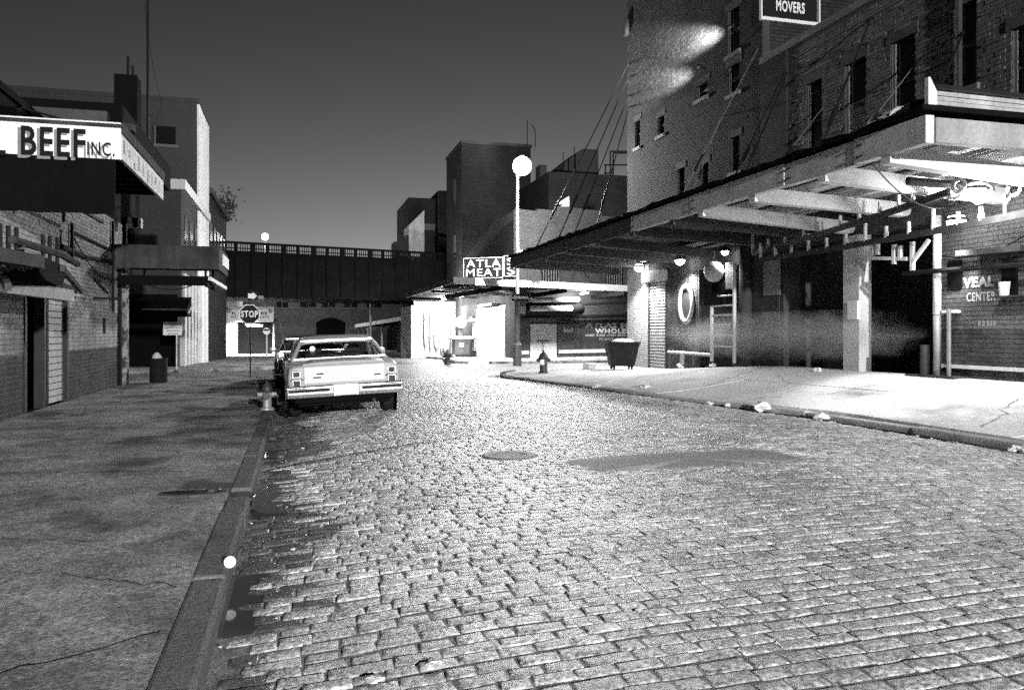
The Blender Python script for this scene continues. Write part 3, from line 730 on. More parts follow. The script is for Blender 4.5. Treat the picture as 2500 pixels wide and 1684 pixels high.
# ================================================================== LEFT, across the cross street
cb = thing('corner_store', 'two-storey grey corner store with pale cornice and white ground floor pilasters', 'building')
G2 = .08
B('wall', 'stucco_grey', cb, -14, -4.62, 34.5, 44.0, -.6, 7.45)
B('side_wall', 'dark_wall', cb, -4.618, -4.5, 34.52, 44.0, 2.9, 7.4)
B('cornice', 'white_worn', cb, -14, -4.3, 34.2, 34.5, 7.2, 7.6); B('cornice', 'white_worn', cb, -4.5, -4.3, 34.502, 44.0, 7.2, 7.6)
B('roof', 'black_roof', cb, -14, -4.5, 34.5, 44, 7.46, 7.5)
for k in range(5):
    yy = 35.0 + k * 1.12; B('pilaster', 'cream', cb, -4.62, -4.40, yy, yy + .55, -.2, 3.9, bevel=.02)
for yy in (40.9, 42.6): B('pilaster', 'white_paint', cb, -4.62, -4.36, yy, yy + .8, -.2, 3.9, bevel=.02)
for k in range(5): B('window', 'window_dark', cb, -4.5, -4.47, 35.4 + k * 1.7, 36.3 + k * 1.7, 4.5, 6.3); 
for (z0, a, b) in ((4.3, -9.2, -8.2), (4.3, -7.2, -6.2)): 
    w = B('window', 'window_dark', cb, a, b, 34.46, 34.49, z0, z0 + 1.7); B('sill', 'stone', w, a - .1, b + .1, 34.38, 34.52, z0 - .12, z0 - .01)
B('shop_front', 'black', cb, -14, -4.62, 34.44, 34.49, 0, 3.0)
sa = thing('shop_awning', 'small dark folded shop awning frame on the grey corner store', 'awning')
p = at_d(455, 760, 33.5)
MB().poly3([(-5.6, 34.4, 2.9), (-5.6, 33.0, 2.35), (-5.6, 33.0, 2.1), (-5.6, 34.4, 2.1)], (1.5, 0, 0)).build('canvas', 'black_roof', sa); MB().bar((-5.7, 32.98, 2.36), (-4.0, 32.98, 2.36), .06).build('front_bar', 'cream', sa)
MB().bar((-4.05, 34.4, 2.6), (-4.05, 33.0, 2.2), .05).build('side_arm', 'cream', sa)
st = thing('shop_tube_light', 'short lit tube lamp glowing in the dark shop entrance behind the corner canopy', 'lamp')
a, b = at_d(362, 708, 33.6), at_d(398, 708, 33.6); MB().tube(a, b, .05).build('tube', 'window_lit', st); B('batten', 'black_steel', st, a.x, b.x, a.y, a.y + .08, a.z + .055, a.z + .12)
a, b = at_d(365, 722, 34.0), at_d(392, 716, 34.0); B('reflector', 'sign_white', st, a.x, b.x, a.y - .02, a.y, a.z, b.z)

tb = thing('tall_grey_building', 'plain tall grey stucco building with one small square window and bright lit street edge', 'building')
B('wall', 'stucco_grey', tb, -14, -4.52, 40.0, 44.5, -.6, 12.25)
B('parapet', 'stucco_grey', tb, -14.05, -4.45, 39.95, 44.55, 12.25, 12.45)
B('lit_tone_face', 'stucco_pale', tb, -4.518, -4.42, 40.05, 44.4, 3.9, 12.2)  # lamplight on this side painted in as a much paler stucco
a, b = on_y(381, 352, 40), on_y(429, 311, 40)
w = B('window', 'window_dark', tb, a.x, b.x, 39.96, 39.995, a.z, b.z); B('sill', 'stone', w, a.x - .08, b.x + .1, 39.86, 39.99, a.z - .14, a.z - .01); B('frame', 'stone', w, a.x - .06, a.x - .003, 39.95, 39.99, a.z, b.z)
rb = thing('low_rear_building', 'dark low building row between the tall grey building and the iron bridge', 'building')
B('wall', 'brick_tower', rb, -13, -4.5, 44.6, 56, -.7, 8.8); B('cornice', 'dark_wall', rb, -13, -4.3, 44.57, 56, 8.8, 9.1)
for k in range(5):
    w = B('window', 'window_dark', rb, -4.5, -4.46, 45.4 + k * 2, 46.5 + k * 2, 5.5, 7.4); B('sill', 'stone', w, -4.5, -4.36, 45.3 + k * 2, 46.6 + k * 2, 5.38, 5.49)
# scrub growing on its roof edge
tr = thing('roof_shrub', 'small leafy shrub growing at the roof edge by the iron bridge', 'shrub')
MB().path([(-4.7, 55.2, 9.0), (-4.5, 55.1, 9.6), (-4.3, 55.0, 10.1)], .04).build('stem', 'timber_dark', tr)
m = MB(); rd = random.Random(3)
for k in range(260):
    c = Vector((-4.35 + rd.gauss(0, .35), 55.1 + rd.gauss(0, .3), 9.7 + rd.gauss(0, .45))); a = Vector((rd.uniform(-1, 1), rd.uniform(-1, 1), rd.uniform(-1, 1))).normalized() * .12; b = Vector((rd.uniform(-1, 1), rd.uniform(-1, 1), rd.uniform(-1, 1))).normalized() * .08
    m.add([c - a, c + b, c + a, c - b], [(0, 1, 2, 3)])
m.build('crown', 'leaf', tr)

# ================================================================== IRON RAILWAY BRIDGE across the street
br = thing('rail_bridge', 'black riveted iron railway bridge with pierced parapet crossing over the street', 'bridge')
L0 = Vector((-6.6, 57.75, 0)); bd = Vector((15.5, 4.2, 0)).normalized(); bn = Vector((bd.y, -bd.x, 0)); Z = Vector((0, 0, 1)); LEN = 21.5
MB().obox(L0 + Z * 3.95, bd * LEN, -bn * .4, Z * 2.95).build('girder', 'bridge', br)
MB().obox(L0 + Z * 3.95 - bn * .401, bd * LEN, -bn * 8.2, Z * .5).build('deck', 'bridge', br)
MB().obox(L0 + Z * 3.95 - bn * 8.602, bd * LEN, -bn * .4, Z * 2.95).build('girder', 'bridge', br)
for zz, hh, pr in ((3.9, .14, .16), (6.82, .14, .18), (5.3, .06, .05)): MB().obox(L0 + Z * zz + bn * pr, bd * LEN, -bn * pr * .98, Z * hh).build('flange', 'bridge', br)
for k in range(20): MB().obox(L0 + bd * (.4 + k * 1.08) + Z * 4.05 + bn * .1, bd * .09, -bn * .099, Z * 2.75).build('stiffener', 'bridge', br)
for zz, hh in ((6.98, .16), (7.28, .07), (7.62, .16)): MB().obox(L0 + Z * zz + bn * .06, bd * LEN, -bn * .12, Z * hh).build('parapet_rail', 'bridge', br)
for k in range(20):
    MB().obox(L0 + bd * (.35 + k * 1.08) + Z * 7.141 + bn * .1, bd * (.34 if k % 2 else .22), -bn * .22, Z * .478).build('parapet_post', 'bridge', br)
m = MB()
for k in range(19):
    for i in range(4): m.obox(L0 + bd * (.35 + k * 1.08 + .40 + i * .155) + Z * 7.14 + bn * .03, bd * .05, -bn * .05, Z * .48)
struct(m.build('parapet_bars', 'bridge', br), 'stuff')
for s0, n0 in ((.3, 0), (.3, 8.4), (.9, 4.2)):
    q = L0 + bd * s0 - bn * n0; cl = MB()
    cl.obox((q.x, q.y, -.6), bd * .42, -bn * .42, Z * 4.5).build('column', 'bridge', br)
hp = [L0 + bd * .72 + Z * 3.94, L0 + bd * .72 + Z * 2.7, L0 + bd * .82 + Z * 3.2, L0 + bd * 1.05 + Z * 3.6, L0 + bd * 1.4 + Z * 3.82, L0 + bd * 1.9 + Z * 3.94]
MB().poly3(hp, -bn * .35).build('haunch', 'bridge', br)

# ---- beyond the bridge
FZ = drop(80)
bf = thing('brick_factory', 'long dim brick factory closing the street end, with window row and arched doorway', 'building')
FY = 100.0
B('wall', 'brick_factory', bf, -9, 26, FY, FY + 4, FZ - .3, 8.6)
B('string_course', 'stone', bf, -9, 26, FY - .1, FY - .001, on_y(800, 755, FY).z, on_y(800, 752, FY).z)
for (u0, u1) in ((592, 612), (675, 703), (734, 772), (786, 818), (840, 872), (895, 930)):
    a, b = on_y(u0, 750, FY), on_y(u1, 722, FY); w = B('window', 'window_dark', bf, a.x, b.x, FY - .05, FY - .002, a.z, b.z + .8); B('mullion', 'stone', w, (a.x + b.x) / 2 - .05, (a.x + b.x) / 2 + .05, FY - .09, FY - .052, a.z, b.z + .8)
a, b = on_y(772, 870, FY), on_y(842, 775, FY); m = MB(); w_ = b.x - a.x
pts = [Vector((a.x, FY - .06, FZ)), Vector((b.x, FY - .06, FZ)), Vector((b.x, FY - .06, b.z - .6))] + [Vector((a.x + w_ * (1 - k / 8), FY - .06, b.z - .6 + .6 * math.sin(math.pi * k / 8))) for k in range(1, 8)] + [Vector((a.x, FY - .06, b.z - .6))]
m.poly3(pts, (0, .055, 0)).build('arched_door', 'black', bf)
ps = thing('parts_store', 'floodlit white storefront with printed signboard beyond the iron bridge', 'building')
B('wall', 'stucco_pale', ps, -13, -5.2, 71, 84, FZ - .3, 7)
for k in range(5): B('pilaster', 'white_worn', ps, -5.2, -5.0, 71.2 + k * 1.6, 71.7 + k * 1.6, FZ, 3.2)
B('front_panel', 'white_paint', ps, -7.5, -4.9, 70.9, 70.998, FZ, 4.3)
B('bay', 'black', ps, -4.9, -1.9, 74, 74.4, FZ, 2.4); B('bay_roof', 'black_roof', ps, -5.0, -1.7, 70.9, 74.4, 2.42, 2.6)
sd = at_d(616, 767, 70.0); a, b = on_y(556, 786, 70.6), on_y(668, 749, 70.6)
sb_ = B('sign_board', 'sign_white', ps, a.x, b.x, 70.55, 70.68, a.z, b.z); W_, H_ = b.x - a.x, b.z - a.z
for s, fx, fz, fw, fh in (('PL', .09, .45, .09, .20), ('RS', .72, .47, .14, .20), ('OLD', .06, .26, .13, .13), ('CATS', .70, .26, .2, .13)):
    text(s, sb_, 'sign_black', (a.x + W_ * fx, 70.545, a.z + H_ * fz), (1, 0, 0), (0, 0, 1), W_ * fw, H_ * fh, .01, .03)
for fx in (.03, .93): MB().lathe([(.16, 0), (.2, .01), (.16, .02)], (a.x + W_ * fx, 70.54, a.z + H_ * .72), n=12, axis='y').build('emblem', 'sign_grey', sb_)
tl = thing('store_tube_lamp', 'bright tube lamps hanging beneath the printed signboard beyond the bridge', 'lamp')
p = on_y(626, 795, 70.9); B('batten', 'black_steel', tl, p.x - .9, p.x + .6, 70.85, 70.95, p.z + .06, p.z + .14); MB().tube((p.x - .8, 70.9, p.z), (p.x + .5, 70.9, p.z), .05).build('tube', 'tube_glow', tl)
lamp('glow', tl, (p.x - .3, 70.3, p.z + .3), 14000, .3, 150, (-.15, .35, -1), .4)
for (u, vb, vt, dd, nm) in ((668, 868, 790, 70, 'x'),):
    p = at_d(u, vb, dd); tag(MB().tube((p.x, p.y, FZ), (p.x, p.y, at_d(u, vt, dd).z), .07).build('awning_post', 'pole_white'), 'white post holding up the printed signboard beyond the bridge', 'post')
p = at_d(651, 866, 60.0); t = thing('round_road_sign', 'small round banded road sign on a white post beneath the bridge', 'sign', loc=(p.x, p.y, drop(58)))
MB().tube((0, 0, 0), (0, 0, 1.9), .07, .05).build('post', 'pole_white', t); MB().lathe([(.26, 0), (.26, .02)], (0, -.08, 1.95), n=20, axis='y').build('face', 'sign_white', t); B('band', 'sign_dark', t, -.22, .22, -.09, -.083, 1.98, 2.1)
# far street lamps
def street_lamp(name, label, x, y_, zb, h, power, glow, rg, arm, polemat, rad=.3, group=None):
    t = thing(name, label, 'street lamp', group, loc=(x, y_, zb))
    MB().lathe([(.17, 0), (.17, .35), (.12, .45), (.10, .5), (.062, h - .6), (.05, h - .12)], n=12).build('pole', polemat, t, smooth=True)
    ax = Vector(arm); MB().path([(0, 0, h - .5), ax * .4 + Vector((0, 0, h - .12)), ax + Vector((0, 0, h + rg + .1))], .035).build('arm', polemat, t)
    c = ax + Vector((0, 0, h)); MB().lathe([(.03, rg + .12), (.1, rg + .08), (.16, rg - .02)], c, n=16).build('hood', 'pole_grey', t)
    m = MB(); m.lathe([(.01, -rg)] + [(rg * math.sin(R(k * 15)), -rg * math.cos(R(k * 15))) for k in range(1, 12)] , c, n=18); m.build('globe', glow, t, smooth=True)
    lamp('light', t, c + Vector((0, 0, -rg - .25)), power, rad); return t
p = at_d(647, 578, 82); street_lamp('street_lamp', 'distant lit street lamp whose globe shows just above the bridge parapet', p.x, p.y, FZ, p.z - FZ, 6000, 'far_glow', .34, (.0, .05, 0), 'pole_grey')
p = at_d(905, 800, 78); t = tag(MB().tube((p.x, p.y, FZ), (p.x, p.y, 9), .11, .08).build('white_pole', 'pole_white'), 'plain white pole standing under the bridge against the brick factory', 'pole')
# awning with white edge on the right, past the bridge
aw = thing('market_awning', 'white-edged market awning on posts beyond the bridge on the right', 'awning')
a, b = at_d(870, 797, 88), at_d(1004, 776, 66)
MB().poly3([a, b, b + Vector((3, 0, 0)), a + Vector((3, 0, 0))], (0, 0, .12)).build('roof', 'black_roof', aw); MB().bar(a + Vector((-.1, 0, .05)), b + Vector((-.1, 0, .05)), .12, .34).build('edge', 'white_paint', aw)
for k in (.02, .12, .22, .5, .95): q = a.lerp(b, k); MB().tube((q.x + .2, q.y, FZ), (q.x + .2, q.y, q.z), .09).build('post', 'pole_white' if k > .2 else 'pole_grey', aw)
B('back_wall', 'dark_wall', aw, 9.8, 10.0, 64, 90, FZ, 2.6)
for k, (u, v0, v1) in enumerate(((960, 815, 850),)): q = at_d(960, 850, 70)

# ================================================================== ATLAS MEATS across the cross street
C0 = at_d(1262, HZ, 42.0); C0.z = 0; fa = Vector((math.cos(R(20)), math.sin(R(20)), 0)); fn = Vector((fa.y, -fa.x, 0)); Z = Vector((0, 0, 1))
def onA(u, v, off=0.0): return on_pl(u, v, C0 + fn * off, fn)
def sA(p): return (p - C0).dot(fa)
at = thing('meat_market', 'two-storey pale brick meat market with stepped parapet and ATLAS canopy', 'building')
ztop = onA(1300, 514).z
MB().obox(C0 - fn * .3 - Z * .3, fa * 17, fn * .3, Z * (ztop + .3)).build('front_wall', 'brick_atlas', at)
steps = [(1316, 1519, 511), (1367, 1468, 503)]
prevz = ztop
for (u0, u1, v) in ((1316, 1521, 510), (1367, 1468, 503.5)):
    s0, s1, zt = sA(onA(u0, v)), sA(onA(u1, v)), onA(u0, v).z
    MB().obox(C0 + fa * s0 + Z * prevz - fn * .3, fa * (s1 - s0), fn * .3, Z * (zt - prevz)).build('parapet_step', 'brick_atlas', at); prevz = zt
a = onA(1378, 503.5); p_ = [onA(1376, 503), onA(1397, 503), onA(1397, 487)]
MB().poly3([q - fn * .25 for q in p_], -fn * .1).build('roof_fin', 'white_worn', at)
p_ = [onA(1372, 497) - fn * .6, onA(1407, 493) - fn * .6, onA(1406, 476) - fn * .6]; MB().poly3(p_, -fn * .08).build('roof_fin', 'sign_white', at)
B('side_wall', 'brick_tower', at, C0.x, C0.x + .3, C0.y + .12, C0.y + 14.5, -.6, ztop)
# raking parapet of the side wall
pts = [(C0.x - .02, C0.y + .1, ztop), (C0.x - .02, C0.y + 5.5, ztop - .02), (C0.x - .02, C0.y + 14.5, ztop - 1.6), (C0.x - .02, C0.y + 14.5, ztop - 2.0), (C0.x - .02, C0.y + .1, ztop - .4)]
MB().poly3(pts, (.02, 0, 0)).build('side_coping', 'dark_wall', at)
B('roof', 'black_roof', at, C0.x + .3, C0.x + 16, C0.y + 5.8, C0.y + 14, ztop - .6, ztop - .4)
# grilled windows above the canopy
for (u0, u1) in ((1322, 1366), (1478, 1518)):
    a, b = onA(u0, 682), onA(u1, 655); s0, s1 = sA(a), sA(b)
    w = MB().obox(C0 + fa * s0 + Z * (a.z - .3) + fn * .005, fa * (s1 - s0), fn * .03, Z * (b.z - a.z + .9)).build('window', 'window_dark', at)
    for k in range(7): MB().obox(C0 + fa * (s0 + (s1 - s0) * (k + .5) / 7 - .02) + Z * (a.z - .3) + fn * .05, fa * .04, fn * .03, Z * (b.z - a.z + .9)).build('grille_bar', 'pole_grey', w)
# ground floor: panels, door, lettering
zf = on_pl(1400, 878, C0, fn).z
for (u0, u1, mat, nm) in ((1262, 1292, 'panel', 'panel'), (1360, 1416, 'panel', 'panel'), (1417.5, 1560, 'panel', 'panel')):
    s0, s1 = sA(onA(u0, 800)), sA(onA(u1, 800)); MB().obox(C0 + fa * s0 + fn * .005 - Z * .1, fa * (s1 - s0), fn * .05, Z * (onA(1400, 783).z + .1)).build(nm, mat, at)
s0, s1 = sA(onA(1294, 800)), sA(onA(1358, 800)); dzt = onA(1325, 790).z
d_ = MB().obox(C0 + fa * s0 + fn * .006 + Z * .05, fa * (s1 - s0), fn * .05, Z * (dzt - .05)).build('white_door', 'white_paint', at, bevel=.05)
MB().bar(onA(1312, 833, .1), onA(1344, 833, .1), .04).build('push_bar', 'dark_steel', d_); MB().bar(onA(1325.5, 833, .1), onA(1325.5, 868, .1), .03).build('door_bolt', 'dark_steel', d_)
MB().obox(C0 + fa * (s0 - .1) + fn * .06 - Z * .2, fa * 12, fn * .12, Z * .28).build('plinth', 'white_worn', at)
MB().obox(C0 + fa * -.1 + fn * .06 + Z * .32, fa * (s0 - .05), fn * .05, Z * .18).build('rail', 'white_worn', at)
MB().obox(C0 + fa * (s1 + .12) + fn * .06 + Z * .32, fa * 9, fn * .05, Z * .2).build('rail', 'white_worn', at)
def at_text(s, u0, v0, u1, v1, mat, bold=.03):
    a, b = onA(u0, v1, .058), onA(u1, v0, .058); text(s, at, mat, a, fa, (0, 0, 1), sA(b) - sA(a), onA(u0, v0, .058).z - a.z, .004, bold)
at_text('860', 1375, 800, 1399, 812, 'sign_white'); at_text('ATLAS MEATS', 1429, 788, 1588, 800, 'sign_white'); at_text('WHOLESALE', 1453, 802, 1571, 814, 'sign_white')
at_text('PLANT 217', 1463, 824, 1520, 831, 'sign_faded', .01)
s0 = sA(onA(1428, 818)); zz = onA(1428, 821, .058).z                       # a line of worn small print
for k in range(34):
    if k % 7 == 6: continue
    MB().obox(C0 + fa * (s0 + k * .115) + fn * .056 + Z * zz, fa * .075, fn * .004, Z * (.10 + .04 * (k % 2))).build('small_print', 'sign_faded', at)
# canopy over both pavements
P2 = Vector((7.05, 36.5, 0)); fL = Vector((math.cos(R(21)), math.sin(R(21)), 0)); ZC0, ZC1 = 3.72, 4.05
E1 = P2 + fL * 16; Wc = C0
ac = thing('market_canopy', 'wide steel canopy with bright white edge wrapped round the ATLAS corner', 'canopy')
poly = [(P2.x + .1, P2.y + .1), (E1.x, E1.y + .1), (E1.x, E1.y + 3.6), (C0.x + .1, C0.y), (C0.x + .1, C0.y + 12.6), (P2.x + .1, C0.y + 12.6)]
MB().prism(poly[:4] + [(P2.x + .1, C0.y)], 3.86, 3.98).build('deck', 'dark_steel', ac)
B('deck', 'dark_steel', ac, P2.x + .1, C0.x + .05, C0.y + .01, C0.y + 12.6, 3.86, 3.98)
nL = Vector((fL.y, -fL.x, 0))
MB().obox(P2 + Z * ZC0 + fL * 1.25, fL * 14.75, -nL * .09, Z * (ZC1 - ZC0)).build('edge', 'white_paint', ac); MB().obox(P2 + Z * (ZC0 + .02), fL * 1.248, -nL * .09, Z * (ZC1 - ZC0 - .02)).build('edge', 'dark_steel', ac)
B('edge', 'dark_steel', ac, P2.x - .02, P2.x + .08, P2.y + .12, C0.y + 12.6, ZC0 + .06, ZC1)
for k in range(5): MB().obox(P2 + fL * (1.4) - nL * (.7 + k * .62) + Z * 3.70, fL * 14, -nL * .08, Z * .16).build('purlin', 'dark_steel', ac)
for k in range(3):
    q = P2 + fL * (3.0 + k * 4.1) - nL * .2; MB().bar(q + Z * 3.66, q - nL * 3.4 + fL * -1.2 + Z * 3.3, .16, .22).build('bracket', 'black_steel', ac)
MB().bar((P2.x + .4, P2.y + 4.2, 3.70), (C0.x - .1, P2.y + 6.2, 3.55), .2, .16).build('cross_beam', 'white_paint', ac); MB().bar((P2.x + 1.6, P2.y + 1.5, 3.74), (C0.x - .1, P2.y + 4.2, 3.5), .08, .12).build('cross_beam', 'white_worn', ac)
for k in range(3): MB().bar((P2.x + .2, P2.y + 7.5 + k * 3, 3.76), (C0.x - .05, P2.y + 7.5 + k * 3, 3.7), .12, .14).build('cross_beam', 'dark_steel', ac)
for u in (1345, 1440): q = on_pl(u, 683, P2 - nL * .1, nL); MB().tube(q, q - nL * 1.9 + fL * .3 + Z * 1.6, .02).build('tie_rod', 'black_steel', ac)
# rolled awnings and pipes under the front canopy
ra = thing('rolled_awning', 'long rolled canvas awning hung under the market canopy above the white door', 'awning')
q0, q1 = onA(1285, 755, 1.0), onA(1418, 753, 1.0); MB().tube(q0, q1, .34, n=16).build('roll', 'black_roof', ra, smooth=True); q2 = onA(1388, 753, 1.0)
MB().tube(q0 + fn * .2 + Z * .02, q2 + fn * .2, .18, n=12).build('roll', 'canvas', ra, smooth=True)
q0, q1 = onA(1300, 733, 1.3), onA(1412, 731, 1.3); MB().tube(q0, q1, .13, n=12).build('roll', 'sign_faded', ra, smooth=True)
for u in (1300, 1345, 1400): q = onA(u, 735, 1.05); MB().tube(q, q + Z * .6, .02).build('strap', 'black_steel', ra)
m = MB(); m.tube(onA(1270, 776, .4), onA(1570, 770, .4), .10); m.build('meat_rail', 'black_steel', at)
m = MB(); m.tube(onA(1360, 790, .25), onA(1570, 785, .25), .06); m.build('meat_rail', 'black_steel', at)
for k in range(9): q = onA(1370 + k * 20, 773, .4); MB().bar(q, q - Z * .25, .05).build('rail_hanger', 'black_steel', at)
m = MB(); m.tube(onA(1425, 742, .1), onA(1570, 738, .1), .05); m.build('pipe', 'dark_steel', at)
# side (lit) bays under the canopy
wy = lambda u: yx(u, C0.x)
B('white_panel', 'white_paint', at, C0.x - .12, C0.x - .002, wy(1238), wy(1168), -.3, 3.0, bevel=.12); B('lamp_shelf', 'white_worn', at, C0.x - .5, C0.x - .122, wy(1220), wy(1185), 3.02, 3.15)
B('corner_pillar', 'brick_grime_shade', at, C0.x - .10, C0.x - .002, wy(1261), wy(1240), -.2, 3.2)
B('dark_bay', 'stucco_grey', at, C0.x - .05, C0.x - .002, wy(1166), wy(1110), -.4, 3.3); B('bay_jamb', 'white_paint', at, C0.x - .22, C0.x - .052, wy(1113), wy(1104), -.4, 3.4)
for k in range(16): B('vent_louvre', 'white_worn', at, C0.x - .12, C0.x - .052, wy(1166), wy(1158), .3 + k * .13, .38 + k * .13)
Yw = 57.4
B('bay_wall', 'white_paint', at, 8.2, C0.x - .01, Yw, Yw + .2, -.5, 3.7); B('bay_side', 'white_paint', at, 8.0, 8.2, Yw, Yw + 6, -.5, 3.4)
for k, (u, v0, v1, w_) in enumerate(((1040, 745, 850, .16), (1052, 740, 858, .1), (1066, 752, 855, .2), (1078, 745, 862, .14), (1090, 742, 868, .3))):
    a, b = on_y(u, v0, Yw - .5), on_y(u, v1, Yw - .5)
    t = thing('hung_side', 'white-wrapped side of meat hanging from the rail in the floodlit bay', 'meat', 'sides of meat hanging in the floodlit bay', loc=(a.x, Yw - .5, b.z))
    h = a.z - b.z; MB().lathe([(.02, 0), (w_ * .8, h * .12), (w_, h * .35), (w_ * .7, h * .65), (w_ * .4, h * .85), (.04, h)], n=10).build('carcass', 'meat_cloth', t, smooth=True)
    MB().path([(0, 0, h - .02), (.03, 0, h + .08), (0, 0, h + .2)], .018).build('hook', 'dark_steel', t)
MB().tube((8.0, Yw - .5, on_y(1050, 738, Yw).z + .12), (C0.x - .02, Yw - .5, on_y(1050, 738, Yw).z + .12), .05).build('meat_rail', 'dark_steel', at)
p = on_x(1125, 862, C0.x - .9); t = thing('dial_scale', 'large dial scale on a boxy pedestal in the dark bay under the canopy', 'scale', loc=(p.x, p.y, p.z - .1))
B('pedestal', 'pole_grey', t, -.5, .5, -.5, .5, 0, 1.0, bevel=.04); B('label_plate', 'sign_white', t, -.2, .1, -.52, -.502, .5, .8); B('platform', 'white_paint', t, -.7, .7, -.6, .6, 1.0, 1.2, bevel=.06); B('column', 'pole_grey', t, -.12, .12, .1, .3, 1.2, 1.9); MB().lathe([(.36, -.08), (.4, 0), (.36, .08)], (0, .0, 2.1), n=18, axis='y').build('dial', 'sign_white', t)
p = on_x(1150, 785, C0.x - .3); t = thing('wall_bracket_lamp', 'white enamel bracket lamp beside the white market wall', 'lamp', loc=p); MB().lathe([(.03, .3), (.12, .2), (.36, .02), (.34, 0)], n=14).build('shade', 'white_paint', t, smooth=True); MB().tube((0, 0, .28), (.28, 0, .34), .03).build('arm', 'dark_steel', t)
for i, (px_, py_, pw) in enumerate(((C0.x + 3.6, 40.0, 1100), (C0.x - 2.0, 45.2, 1800), (C0.x - 2.2, 49.8, 1800), (C0.x - 1.6, 54.2, 2400))):
    t = thing('canopy_tube_lamp', ('lit tube lamp under the market canopy in front of the white door', 'lit tube lamp under the market canopy beside the white corner panel', 'lit tube lamp under the market canopy above the dial scale', 'lit tube lamp under the market canopy before the hanging meat')[i], 'lamp', 'tube lamps under the market canopy', loc=(px_, py_, 3.56)); B('batten', 'dark_steel', t, -.06, .06, -.6, .6, .05, .12); MB().tube((0, -.55, 0), (0, .55, 0), .045).build('tube', 'tube_glow', t, smooth=True); lamp('light', t, (0, 0, -.12), pw, .25)
# ATLAS MEATS signboard standing on the canopy
q0, q1 = at_d(1133, 680, 38.4), at_d(1265, 676, 37.6); q0.z = q1.z = 4.06; sr = (q1 - q0).normalized(); sn = Vector((sr.y, -sr.x, 0)); W_ = (q1 - q0).length; H_ = .98
sg = thing('atlas_sign', 'dark two-panel signboard with white ATLAS MEATS letters standing on the canopy', 'sign')
MB().obox(q0, sr * W_ * .735, sn * .08, Z * H_).build('panel', 'sign_dark', sg); MB().obox(q0 + sr * W_ * .75 + Z * .06, sr * W_ * .25, sn * .08, Z * H_).build('panel', 'sign_dark', sg)
for (s0, s1, zz) in ((0, .735, 0), (.75, 1.0, .06)):
    for (o_, v_, h_) in ((q0 + sr * W_ * s0 + Z * zz, sr * W_ * (s1 - s0), .02), (q0 + sr * W_ * s0 + Z * (zz + H_ - .02), sr * W_ * (s1 - s0), .02)): MB().obox(o_ + sn * .081, v_, sn * .012, Z * h_).build('border', 'sign_white', sg)
    for s_ in (s0, s1): MB().obox(q0 + sr * (W_ * s_ - (.02 if s_ == s1 else 0)) + sn * .0815 + Z * (zz + .036), sr * .02, sn * .012, Z * (H_ - .072)).build('border', 'sign_white', sg)
def sgt(s, x, z, w, h): text(s, sg, 'sign_white', q0 + sr * W_ * x + Z * H_ * z + sn * .082, sr, (0, 0, 1), W_ * w, H_ * h, .01, .0)
sgt('ATLA', .06, .54, .63, .36); sgt('MEAT', .05, .10, .65, .36); sgt('S', .81, .60, .14, .36); sgt('S', .81, .15, .14, .36)
for s_ in (.1, .6, .95): MB().bar(q0 + sr * W_ * s_ + Z * .6, q0 + sr * W_ * s_ - sn * .8, .04).build('strut', 'dark_steel', sg)
rvent = thing('roof_duct', 'white sheet metal duct on the canopy roof beside the lamp post', 'duct')
a, b = at_d(1268, 627, 38.5), at_d(1312, 611, 38.5); B('duct', 'white_paint', rvent, a.x, b.x, a.y, a.y + .5, a.z, b.z, bevel=.03); B('leg', 'dark_steel', rvent, a.x + .1, a.x + .16, a.y + .2, a.y + .26, 4.0, a.z - .002); B('leg', 'dark_steel', rvent, b.x - .2, b.x - .14, a.y + .2, a.y + .26, 4.0, a.z - .002)

# street lamp on the cross street kerb, with its one-way plates
p = at_d(1263, HZ, 35.5); ST = (p.x, p.y)
hl = at_d(1270, 405, 35.5).z
t = street_lamp('street_lamp', 'bright street lamp on a tall pale pole with a one-way plate, before the ATLAS corner', p.x, p.y, .0, hl, 13000, 'lamp_glow', .42, (.22, 0, 0), 'pole_white', .35)
MB().lathe([(.2, 0), (.2, .9), (.13, 1.05), (.115, 2.9)], n=12).build('base_sleeve', 'pole_grey', t)
z0 = at_d(1267, 735, 35.4).z; z1 = at_d(1267, 718, 35.4).z
ow = B('one_way_plate', 'sign_dark', t, -.30, .46, -.17, -.15, z0, z1)
mm = MB(); zc = (z0 + z1) / 2; mm.poly3([Vector((x, -.171, zc + z)) for x, z in ((-.28, 0), (-.12, .13), (-.12, .06), (.43, .06), (.43, -.06), (-.12, -.06), (-.12, -.13))], (0, -.004, 0)); mm.build('arrow', 'sign_white', ow)
B('street_plate', 'sign_faded', t, .1, .34, -.14, -.13, z0 - .55, z0 - .25)
p = at_d(1093, 893, 37.0); t = thing('fire_bollard', 'small black cast iron hydrant at the far kerb before the floodlit bay', 'hydrant', loc=(p.x, p.y, -.02)); MB().lathe([(.17, 0), (.17, .08), (.12, .1), (.12, .42), (.2, .46), (.2, .52), (.12, .56), (.05, .7), (.0, .72)], n=12).build('barrel', 'hydrant_dark', t); MB().tube((-.24, 0, .38), (.24, 0, .38), .06).build('outlet', 'hydrant_dark', t)

